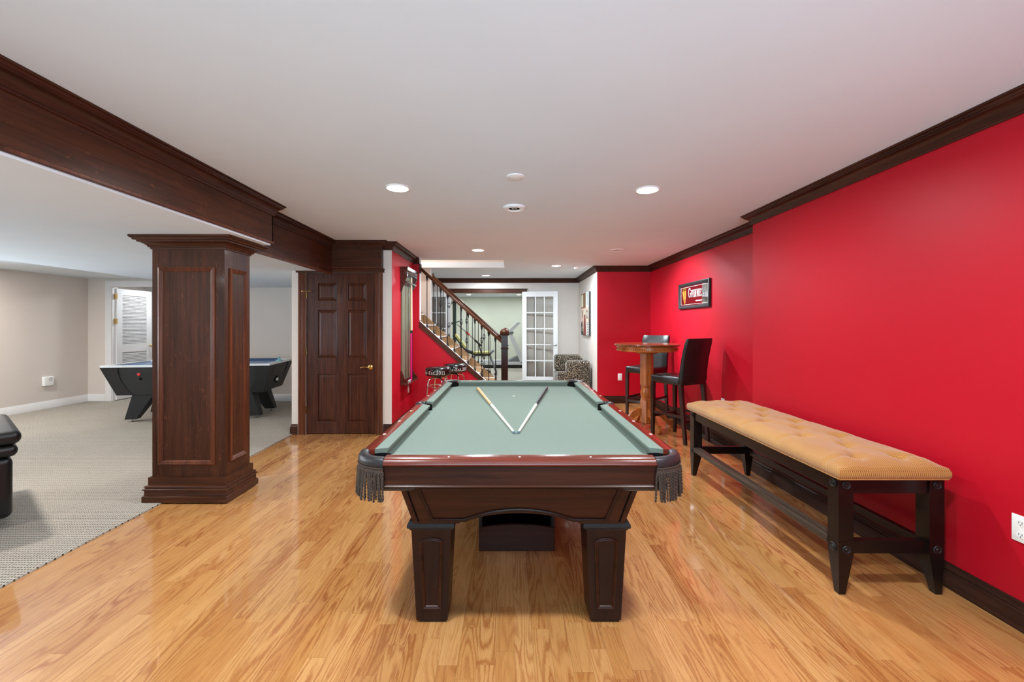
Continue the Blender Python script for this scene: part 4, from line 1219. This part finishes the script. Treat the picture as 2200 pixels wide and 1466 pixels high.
# ================================================================== OUTLETS AND SWITCHES
def outlet(label, loc, rz, switch=False, name='wall_outlet', w=.072, h=.118):
    # plate faces local -y
    t = thing(name, label, 'switch' if switch else 'outlet', loc, rz)
    MB().rbox(-w / 2, w / 2, -.007, -.0005, -h / 2, h / 2, .003, 2).build('plate', M['plate'], t, smooth=40)
    if switch:
        MB().box(-.012, .012, -.011, -.0072, -.028, .028).build('rocker', M['plate'], t)
    else:
        for dz in (-.026, .026):
            rows = [[(r * 1.0 * math.cos(2 * PI * k / 18) * .0165 / .0165, y, dz + r * .86 * math.sin(2 * PI * k / 18)) for k in range(18)] for r, y in ((.0168, -.0068), (.0168, -.0086), (.001, -.0086))]
            s_ = MB().strip(rows, None).build('socket', M['plate'], t)
            for dx in (-.006, .006): MB().box(dx - .001, dx + .001, -.0092, -.0084, dz - .002, dz + .007).build('slot', M['slot'], s_)
            MB().box(-.002, .002, -.0092, -.0084, dz - .010, dz - .006).build('slot', M['slot'], s_)
    return t
outlet('white double outlet on the red wall near the close end of the bench', (XR, 1.878, .446), -PI / 2)
outlet('white outlet on the dark red end wall of the alcove', (1.924, YA, .455), 0)
outlet('white outlet low on the alcove wall just behind the far end of the bench', (XR2, 4.885, .452), -PI / 2)
outlet('narrow white outlet below the cue rack on the red wall', (XDR, 6.13, .44), PI / 2)
outlet('white light switch beside the canvas on the cream wall', (XCW, 7.78, 1.285), -PI / 2, True, 'light_switch')
t = thing('plug_in_alarm', 'white square alarm unit plugged into the cream wall above the carpet', 'alarm', (XL, 6.87, .45), PI / 2)
MB().rbox(-.075, .075, -.05, -.0005, -.075, .075, .012, 3).build('housing', M['plate'], t, smooth=40)
MB().strip([[(.02 + r * math.cos(2 * PI * k / 16), y, .03 + r * math.sin(2 * PI * k / 16)) for k in range(16)] for r, y in ((.024, -.049), (.024, -.053), (.016, -.053), (.016, -.049))], None).build('speaker_ring', M['nickel'], t)

# ================================================================== SIGN AND CANVAS
SG0, SG1, SZ0, SZ1 = 5.17, 6.10, 1.570, 1.918
sg = thing('framed_bar_mirror', 'black framed red mirror sign with white lettering on the alcove wall', 'sign', (XR2, (SG0 + SG1) / 2, SZ0), -PI / 2)
hw = (SG1 - SG0) / 2; hh = SZ1 - SZ0
MB().sweep([(-hw, 0), (hw, 0), (hw, hh), (-hw, hh)], [(0, .001), (0, .028), (.012, .032), (.03, .026), (.042, .018), (.042, .001)], lambda u, v, h: (u, -h, v), 1, True).build('frame', M['black'], sg, smooth=30)
mi = MB().box(-hw + .035, hw - .035, -.012, -.002, .035, hh - .035).build('mirror', M['mirror'], sg)
MB().box(-hw + .055, -hw + .060, -.0126, -.0121, .055, hh - .055).box(hw - .060, hw - .055, -.0126, -.0121, .055, hh - .055).box(-hw + .055, hw - .055, -.0126, -.0121, .055, .058).box(-hw + .055, hw - .055, -.0126, -.0121, hh - .058, hh - .055).build('border_line', M['white_print'], mi)
strokes, wt = text_strokes('GUINNESS', .092, first_scale=1.32, track=.008, narrow=.92)
MB_ = stroke_mesh(strokes, .0150, lambda u, v: (-hw + .30 + u, -.0125, .150 + v - .0))
MB_.build('lettering', M['white_print'], mi)
st = [([(-.05 + .016 * k, 0), (-.05 + .016 * k + .009, 0)], 1) for k in range(11)]
stroke_mesh(st, .013, lambda u, v: (.12 + u, -.0125, .095 + v)).build('small_lettering', M['white_print'], mi)
hp = [(arc(0, .175, .05, .03, 190, 20, 10), 1.4), ([(-.05, .17), (-.03, .09), (0, .02), (.018, .0)], 1.6), ([(.047, .185), (.044, .10), (.02, .0)], 1.2)]
for k in range(7): hp.append(([(-.036 + .012 * k, .19 - .004 * k), (-.022 + .008 * k, .10 - .011 * k)], .35))
stroke_mesh(hp, .014, lambda u, v: (-hw + .17 + u, -.0125, .075 + v)).build('harp_emblem', M['gold_print'], mi)

CA0, CA1, CZ0, CZ1 = 7.94, 8.76, 1.157, 1.977
ca = thing('canvas_picture', 'square canvas picture with brown and cream musical collage on the cream wall', 'picture', (XCW, (CA0 + CA1) / 2, CZ0), -PI / 2)
hc = (CA1 - CA0) / 2
cv = MB().box(-hc, hc, -.038, -.001, 0, .82).build('canvas', M['canvas_dark'], ca)
lay = [0]
def patch(poly, mat, nm='painted_patch'):
    lay[0] += 1
    y = -.0384 - .00006 * lay[0]
    MB().add([(u, y, v) for u, v in poly], [tuple(range(len(poly)))]).build(nm, M[mat], cv)
# local +x runs towards the viewer: u=-hc far, u=+hc near
R4 = lambda a, b, c_, d_: [(a, c_), (b, c_), (b, d_), (a, d_)]
patch(R4(-hc, hc, 0, .82), 'a_pink')
patch(R4(-hc, -.10, .53, .82), 'a_brown'); patch(R4(-.38, -.17, .555, .80), 'a_cream'); patch(R4(-.1, .10, .53, .82), 'a_brown'); patch(R4(.10, hc, .53, .82), 'a_pale')
patch([(.24, .58), (.28, .58), (.30, .80), (.26, .80)], 'a_teal')
patch([(-.14, 0), (.14, 0), (.12, .2), (.06, .40), (-.06, .40), (-.12, .2)], 'a_rust'); patch(R4(-.07, .06, .40, .50), 'a_cream')
patch([(-hc, 0), (-.14, 0), (-.16, .1), (-.28, .28), (-hc, .24)], 'a_dark')
patch(arc(-.30, .12, .05, .05, 0, 360, 16)[:-1], 'a_cream'); patch(arc(-.30, .12, .025, .03, 0, 360, 12)[:-1], 'a_dark')
patch([(-.34, .48), (-.28, .50), (-.20, .34), (-.24, .32)], 'a_dark')
patch(arc(.24, .40, .07, .09, 0, 360, 20)[:-1], 'a_dark'); patch(arc(.24, .40, .035, .05, 0, 360, 16)[:-1], 'a_pale')
patch(R4(.16, .40, .0, .26), 'a_white')
for k in range(8): patch(R4(.22, .36, .012 + .031 * k, .026 + .031 * k), 'a_dark')

# ================================================================== STAIRCASE
STX, STZ = -.056, 0
S = thing('staircase', 'open staircase with dark handrail and black iron balusters behind the pool table', 'staircase', (STX, (YST + YSF) / 2, 0))
o_ = (STX, (YST + YSF) / 2, 0)
run, rise = .208, .1875
n = 12
for k in range(n):
    x1 = .16 - run * k
    z = rise * (k + 1) - .135
    if z > ZC + .6: break
    tr = MB(o_).rbox(x1 - run - .02, x1 + .02, YST + .045, YSF - .021, z - .03, z, .012, 2).build('tread', M['trimwhite'], S, smooth=40)
    MB(o_).box(x1 - run - .02, x1 + .024, YST + .2, YSF - .14, z, z + .006).build('runner', M['stair_carpet'], tr)
    MB(o_).box(x1 - .012, x1, YST + .045, YSF - .021, max(z - rise, .002), z - .031).build('riser', M['stair_carpet'], S)
# closed strings
for y0, y1, mt, nm in ((YST - .014, YST + .045, M['wx'], 'stringer'), (YSF - .005, YSF + .04, M['wx'], 'stringer')):
    p_ = [(-1.344, zst(-1.344)), (.08, zst(.08)), (.08, zst(.08) - .09), (-1.344, zst(-1.344) - .09)]
    MB(o_).prism(p_, lambda u, v, h: (u, h, v), y0, y1).build(nm, mt, S)
p_ = [(-2.2, zst(-2.2) + .0), (.08, zst(.08) + .0), (.08, zst(.08) - .13), (-2.2, zst(-2.2) - .3)]
MB(o_).prism(p_, lambda u, v, h: (u, h, v), YSF - .02, YSF - .006).build('skirt_board', M['stair_carpet'], S)
p_ = [(-1.344, zst(-1.344) + .006), (.08, zst(.08) + .006), (.08, zst(.08)), (-1.344, zst(-1.344))]
MB(o_).prism(p_, lambda u, v, h: (u, h, v), YST - .002, YST + .05).build('string_cap', M['trimwhite'], S)
MB(o_).prism([(.08, 0), (.08, zst(.08) - .1), (-1.37, zst(-1.37) - .1), (-1.37, 0)], lambda u, v, h: (u, h, v), YSF + .0, YSF + .03).build('far_side_panel', M['cream'], S)
def baluster_meshes():
    out = {}
    H = .775
    m = MB().tube([(0, 0, 0), (0, 0, H)], .0068, 6)
    out['rod'] = m
    out['shoe'] = MB().lathe([(.0165, -.012), (.0165, .012), (.012, .03), (.009, .05)], (0, 0, 0), 8)
    out['collar'] = MB().lathe([(.009, H - .07), (.013, H - .05), (.018, H - .02), (.018, H + .01)], (0, 0, 0), 8)
    def basket(zc):
        b = MB()
        for q in range(4):
            pts = []
            for i in range(9):
                t_ = i / 8; a = q * PI / 2 + t_ * PI * .9
                r = .026 * math.sin(PI * t_)
                pts.append((r * math.cos(a), r * math.sin(a), zc - .055 + .11 * t_))
            b.tube(pts, .0036, 4)
        return b
    out['b1'] = basket(.55); out['b2'] = basket(.20)
    return out
bal = {k: None for k in ('rod', 'shoe', 'collar', 'b1', 'b2')}
src = baluster_meshes()
def put(k, nm, par, loc):
    if bal[k] is None:
        q = src[k].build(nm, M['iron'], par, smooth=50); bal[k] = q.data
    else:
        q = bpy.data.objects.new(nm, bal[k]); COL.objects.link(q); q.parent = par
    q.location = loc
    return q
def balrow(y, i0, cnt, dx0):
    for i in range(cnt):
        X = dx0 + .1040 * i
        z = zst(X) + .006
        q = put('rod', 'baluster', S, (X - STX, y - (YST + YSF) / 2, z))
        put('shoe', 'shoe', q, (0, 0, 0)); put('collar', 'collar', q, (0, 0, 0))
        if (i + i0) % 3 == 2:
            put('b1', 'basket', q, (0, 0, 0)); put('b2', 'basket', q, (0, 0, 0))
balrow(YST + .018, 0, 11, -1.235)
balrow(YSF + .018, 0, 11, -1.262)
RPF = [(-.034, 0), (.034, 0), (.036, .012), (.028, .02), (.034, .034), (.028, .052), (.014, .062), (-.014, .062), (-.028, .052), (-.034, .034), (-.028, .02), (-.036, .012)]
for y in (YST + .018, YSF + .018):
    rows = []
    for X in (-1.338, STX - .03):
        zz = zst(X) + .006 + .772
        rows.append([(X, y + a, zz + b_) for a, b_ in RPF])
    MB(o_).strip(rows, None).build('handrail', M['wx'], S, smooth=40)
    MB(o_).box(-1.345, -1.325, y - .045, y + .045, zst(-1.338) + .73, zst(-1.338) + .87).build('wall_rosette', M['wx'], S)
def newel(y):
    nw = MB(o_).box(STX - .05, STX + .05, y - .05, y + .05, .001, 1.215).build('newel_post', M['tleg'], S)
    r4 = sq(STX, y, .05)
    MB(o_).sweep(r4, [(-.01, .985), (.008, .985), (.012, .992), (.006, .998), (.010, 1.006), (-.01, 1.01)], XY, -1, True).build('newel_band', M['tleg'], nw)
    MB(o_).sweep(r4, [(-.02, 1.19), (.010, 1.19), (.022, 1.205), (.024, 1.22), (.012, 1.226), (-.02, 1.228)], XY, -1, True).build('newel_cap', M['tleg'], nw)
    MB(o_).sweep(r4, [(-.02, .001), (.016, .001), (.016, .2), (.004, .212), (-.02, .212)], XY, -1, True).build('newel_base', M['tleg'], nw)
    MB(o_).lathe([(.068, 0), (.072, .01), (.066, .03), (.052, .052), (.03, .07), (.001, .078)], (STX, y, 1.226), 20).build('newel_dome', M['wx'], nw, smooth=50)
newel(YST + .018); newel(YSF + .018)
# ================================================================== AIR HOCKEY TABLE
ang = math.atan2(.34, 2.06)
# local frame: origin at the middle of the table on the floor
A = Vector((-5.42, 5.68)); ux = Vector((math.cos(ang), math.sin(ang))); vx = Vector((-math.sin(ang), math.cos(ang)))
HLn, HWd = 2.09, .98
ctr = A + ux * HLn / 2 + vx * HWd / 2
H = thing('air_hockey_table', 'black air hockey table with blue playfield partly hidden by the column', 'game table', (ctr.x, ctr.y, .009), ang)
hx, hy = HLn / 2, HWd / 2
def rct(a, b): return [(-a, -b), (a, -b), (a, b), (-a, b)]
zb, zt = .385, .770
bx_, by_ = hx - .12, hy - .12
# long sides, ends and corner blocks all lean outward
def lean(u, s): return u - .12 * (1 - s)
body = MB().hexa(rct(bx_, by_), zb, rct(hx - .012, hy - .012), zt).build('cabinet', M['hockey'], H)
for sx in (-1, 1):
    for sy in (-1, 1):
        # corner cover with curved inner edge
        rows = []
        for i in range(9):
            q = i / 8
            z = zb - .004 + (zt + .004 - zb) * q
            cxx = lean(hx, q) + .002; cyy = lean(hy, q) + .002
            wlen = .20 + .05 * (2 * q - 1) ** 2 - .04
            rows.append([(sx * cxx, sy * cyy, z), (sx * (cxx - wlen), sy * cyy, z), (sx * (cxx - wlen), sy * (cyy - .02), z), (sx * (cxx - .02), sy * (cyy - .02), z), (sx * (cxx - .02), sy * (cyy - wlen), z), (sx * cxx, sy * (cyy - wlen), z)])
        MB().strip(rows, None).build('corner_cover', M['hockeydark'], H)
        # legs
        bxx, byy = sx * (bx_ - .30), sy * (by_ - .12)
        fxx, fyy = sx * (bx_ - .13), sy * (by_ - .10)
        lg = MB().pts8([(fxx - .07, fyy - .05, .04), (fxx + .07, fyy - .05, .04), (fxx + .07, fyy + .05, .04), (fxx - .07, fyy + .05, .04),
                        (bxx - .13 + sx * .0, byy - .09, zb), (bxx + .13 + sx * .0, byy - .09, zb), (bxx + .13 + sx * .0, byy + .09, zb), (bxx - .13 + sx * .0, byy + .09, zb)]).build('leg', M['hockeydark'], H)
        MB().lathe([(.008, .01), (.008, .04)], (fxx, fyy, 0), 8).lathe([(.022, .0005), (.022, .006), (.010, .012)], (fxx, fyy, 0), 12).build('leveler', M['nickel'], lg)
MB().sweep(rct(hx, hy), [(0, zt), (0, zt + .022), (-.004, zt + .026), (-.055, zt + .026), (-.06, zt + .02), (-.06, zt - .06), (-.05, zt - .06), (-.05, zt)], XY, -1, True).build('top_rail', M['railgrey'], H)
MB().box(-hx + .055, hx - .055, -hy + .055, hy - .055, zt - .05, zt + .008).build('playfield', M['blue'], H)
MB().box(-hx + .2, hx - .2, hy - .068, hy - .058, zt - .02, zt + .040).build('far_guard', M['guard'], H)
rr = random.Random(5)
for k in range(10):
    MB().lathe([(.006, 0), (.006, .003), (.001, .004)], (-hx + .16 + k * .2, -hy + .045, zt + .026), 8).build('rail_screw', M['nickel'], H)
def side_disc(u, z, r, mat, nm, h=.01):
    q = (z - zb) / (zt - zb)
    y0 = -(by_ + (hy - .012 - by_) * q)
    rows = [[(u + rr_ * math.cos(2 * PI * k / 14), y0 - hh_, z + rr_ * math.sin(2 * PI * k / 14)) for k in range(14)] for rr_, hh_ in ((r, -.006), (r, h), (r * .6, h + .006), (.001, h + .006))]
    MB().strip(rows, None).build(nm, mat, H, smooth=40)
side_disc(-hx + .44, .672, .020, M['redp'], 'start_button'); side_disc(-hx + .448, .610, .018, M['hole'], 'coin_hole', .003)
MB().box(-hx + .70, -hx + .80, -by_ - .09, -by_ - .05, .63, .69).build('score_plate', M['plate'], H)
# right end: return door and slot
def end_face(z): return bx_ + (hx - .012 - bx_) * (z - zb) / (zt - zb)
MB().pts8([(end_face(z) + d_, y, z) for d_ in (0, .006) for y, z in ((-.26, zb + .01), (.26, zb + .01), (.26, zt - .01), (-.26, zt - .01))]).build('end_panel', M['hockey'], H)
MB().strip([[(end_face(.55) + .004 + h_, -.05 + r_ * math.cos(2 * PI * k / 16), .53 + r_ * math.sin(2 * PI * k / 16)) for k in range(16)] for r_, h_ in ((.055, 0), (.055, .01), (.001, .011))], None).build('puck_return', M['hole'], H)
MB().box(end_face(.53) + .002, end_face(.53) + .03, -.075, -.005, .505, .545).build('puck_chute', M['plate'], H)
MB().lathe([(.001, 0)] * 2 + [(.012, .002)], (end_face(.45) + .01, -.07, .45), 8).build('lock', M['nickel'], H)
def pusher(label, lx, ly):
    p = ctr + ux * lx + vx * ly
    t = thing('hockey_mallet', label, 'mallet', (p.x, p.y, .009 + zt + .0265), 0)
    MB().lathe([(.001, 0), (.05, 0), (.052, .006), (.05, .014), (.03, .018), (.02, .022), (.016, .045), (.018, .055), (.010, .062), (.001, .063)], (0, 0, 0), 18).build('mallet', M['teal'], t, smooth=40)
pusher('teal hockey mallet standing at the right end of the table rail', hx - .045, .02)
pusher('teal hockey mallet on the near table rail left of the column', -.19, -hy + .045)

# ================================================================== SOFA ARM AT THE LEFT EDGE
F = thing('armchair', 'black leather armchair cut off by the left edge of the view', 'armchair', (-3.92, 2.63, .009), math.radians(53))
MB().rbox(-.34, .548, -.43, .40, .07, .47, .04, 4).build('body', M['sofa'], F, smooth=50)
MB().rbox(-.36, .57, -.448, .44, .471, .55, .036, 4).build('lower_pad', M['sofa'], F, smooth=50)
MB().rbox(-.37, .585, -.46, .46, .551, .645, .042, 4).build('arm_pad', M['sofa'], F, smooth=50)
MB().rbox(-.75, -.345, -.42, .42, .07, .64, .05, 4).build('backrest', M['sofa'], F, smooth=50)
for x in (-.6, .42):
    for y in (-.33, .33):
        MB().hexa(sq(x, y, .022), .001, sq(x, y, .034), .075).build('foot', M['black'], F)

# ================================================================== LEOPARD ARMCHAIR
G = thing('leopard_armchair', 'leopard print armchair against the cream wall under the canvas', 'armchair', (1.18, 8.2, .006))
MB().rbox(-.13, .315, -.47, -.25, .06, .70, .07, 4).build('arm', M['leopard'], G, smooth=60)
MB().rbox(-.13, .315, .25, .47, .06, .70, .07, 4).build('arm', M['leopard'], G, smooth=60)
MB().rbox(-.30, .25, -.249, .249, .06, .46, .05, 4).build('seat', M['leopard'], G, smooth=60)
MB().rbox(-.29, .22, .02, .248, .46, .775, .06, 4).build('back_cushion', M['leopard'], G, smooth=60)
MB().rbox(-.29, .10, -.46, -.26, .06, .5, .04, 3).build('side_cushion', M['leopard'], G, smooth=60)
for x in (-.1, .27):
    for y in (-.43, .43):
        MB().hexa(sq(x, y, .015), .001, sq(x, y, .022), .065).build('foot', M['chairleg'], G)

# ================================================================== GYM
TM = thing('treadmill', 'white and grey treadmill in the pale green gym beyond the stairs', 'treadmill', (.15, 13.8, .006))
MB().rbox(-.95, .85, -.36, -.26, .10, .20, .02, 2).build('side_rail', M['gymwhite'], TM, smooth=40)
MB().rbox(-.95, .85, .26, .36, .10, .20, .02, 2).build('side_rail', M['gymwhite'], TM, smooth=40)
MB().box(-.93, .60, -.26, .26, .13, .165).build('running_belt', M['black'], TM)
MB().box(-.95, .95, -.35, .35, .025, .098).build('base_frame', M['black'], TM)
MB().pts8([(-.18, -.34, .20), (.62, -.34, .20), (.62, .34, .20), (-.18, .34, .20), (.14, -.30, .37), (.5, -.30, .37), (.5, .30, .37), (.14, .30, .37)]).build('motor_hood', M['gymgrey'], TM)
for y in (-.36, .30):
    MB().pts8([(.24, y, .16), (.40, y, .16), (.40, y + .06, .16), (.24, y + .06, .16), (-.19, y, 1.14), (-.05, y, 1.14), (-.05, y + .06, 1.14), (-.19, y + .06, 1.14)]).build('upright', M['gymwhite'], TM)
MB().pts8([(-.20, -.40, 1.14), (-.06, -.40, 1.12), (-.06, .40, 1.12), (-.20, .40, 1.14), (.12, -.40, 1.44), (.24, -.40, 1.42), (.24, .40, 1.42), (.12, .40, 1.44)]).build('console', M['gymwhite'], TM)
MB().rbox(-.40, .02, -.44, -.38, 1.08, 1.14, .02, 2).build('handlebar', M['gymgrey'], TM, smooth=40)
MB().rbox(-.40, .02, .38, .44, 1.08, 1.14, .02, 2).build('handlebar', M['gymgrey'], TM, smooth=40)

WB = thing('weight_bench', 'weight bench with yellow pads seen through the iron balusters', 'weight bench', (-1.0, 11.7, .006))
MB().pts8([(-.46, -.14, 1.08), (-.42, -.14, 1.11), (-.42, .14, 1.11), (-.46, .14, 1.08), (-.18, -.14, .72), (-.14, -.14, .76), (-.14, .14, .76), (-.18, .14, .72)]).build('back_pad', M['yellow'], WB)
MB().pts8([(-.50, -.10, 1.07), (-.47, -.10, 1.10), (-.47, .10, 1.10), (-.50, .10, 1.07), (-.20, -.10, .68), (-.16, -.10, .71), (-.16, .10, .71), (-.20, .10, .68)]).build('pad_board', M['black'], WB)
MB().rbox(.05, .50, -.14, .14, .575, .635, .02, 2).build('seat_pad', M['yellow'], WB, smooth=40)
MB().box(.05, .52, -.1, .1, .54, .574).build('seat_board', M['black'], WB)
MB().tube([(-.2, 0, .66), (0, 0, .60), (.1, 0, .56)], .045, 8).build('pad_hinge', M['black'], WB)
MB().tube([(-.25, 0, .05), (.1, 0, .52), (.5, 0, .52), (.68, 0, .05)], .03, 8).build('frame', M['gymgrey'], WB, smooth=40)
MB().tube([(.48, 0, .54), (.60, 0, .66)], .03, 8).build('leg_bracket', M['gymgrey'], WB)
for x in (-.25, .66):
    MB().tube([(x, -.3, .035), (x, .3, .035)], .03, 8).build('floor_bar', M['black'], WB)
MB().strip([[(.42 + r * math.cos(2 * PI * k / 16), -.33 - h, .09 + r * math.sin(2 * PI * k / 16)) for k in range(16)] for r, h in ((.085, 0), (.085, .03), (.03, .03), (.03, .035), (.001, .035))], None).build('plate_weight', M['black'], WB)
MB().strip([[(.42 + r * math.cos(2 * PI * k / 12), -.366 - h, .09 + r * math.sin(2 * PI * k / 12)) for k in range(12)] for r, h in ((.022, 0), (.022, .006), (.001, .006))], None).build('plate_hub', M['gymwhite'], WB)

CT = thing('cable_tower', 'dark green cable tower standing in the gym behind the handrail', 'exercise machine', (-1.58, 12.6, .006))
MB().box(-.045, .045, -.045, .045, .001, 2.06).build('post', M['gymgreen'], CT)
MB().box(-.3, .35, -.3, -.24, .001, .05).box(-.3, .35, .24, .3, .001, .05).box(-.03, .03, -.24, .24, .001, .05).build('base_frame', M['gymgreen'], CT)
MB().tube([(-.16, -.05, 1.36), (.14, -.05, 1.46)], .016, 8).tube([(-.14, -.05, 1.30), (-.14, -.05, 1.50)], .014, 8).build('hook_arm', M['gymgreen'], CT)
for z in (1.40, 2.0):
    MB().strip([[(-.10 + r * math.cos(2 * PI * k / 14), -.05 - h, z + r * math.sin(2 * PI * k / 14)) for k in range(14)] for r, h in ((.05, 0), (.05, .02), (.001, .02))], None).build('pulley', M['black'], CT)
MB().tube([(-.35, -.4, 1.37), (.27, -.4, .82)], .014, 8).build('lift_bar', M['chrome'], WB)
MB().tube([(-.11, -.42, 1.16), (-.03, -.42, 1.09)], .03, 8).build('bar_collar', M['redp'], WB)
MB().tube([(.11, -.4, .96), (.29, -.4, .80)], .026, 8).build('bar_grip', M['black'], WB)
MB().tube([(.22, -.4, .86), (.3, -.2, .5), (.3, 0, .5)], .016, 8).build('bar_arm', M['black'], WB)
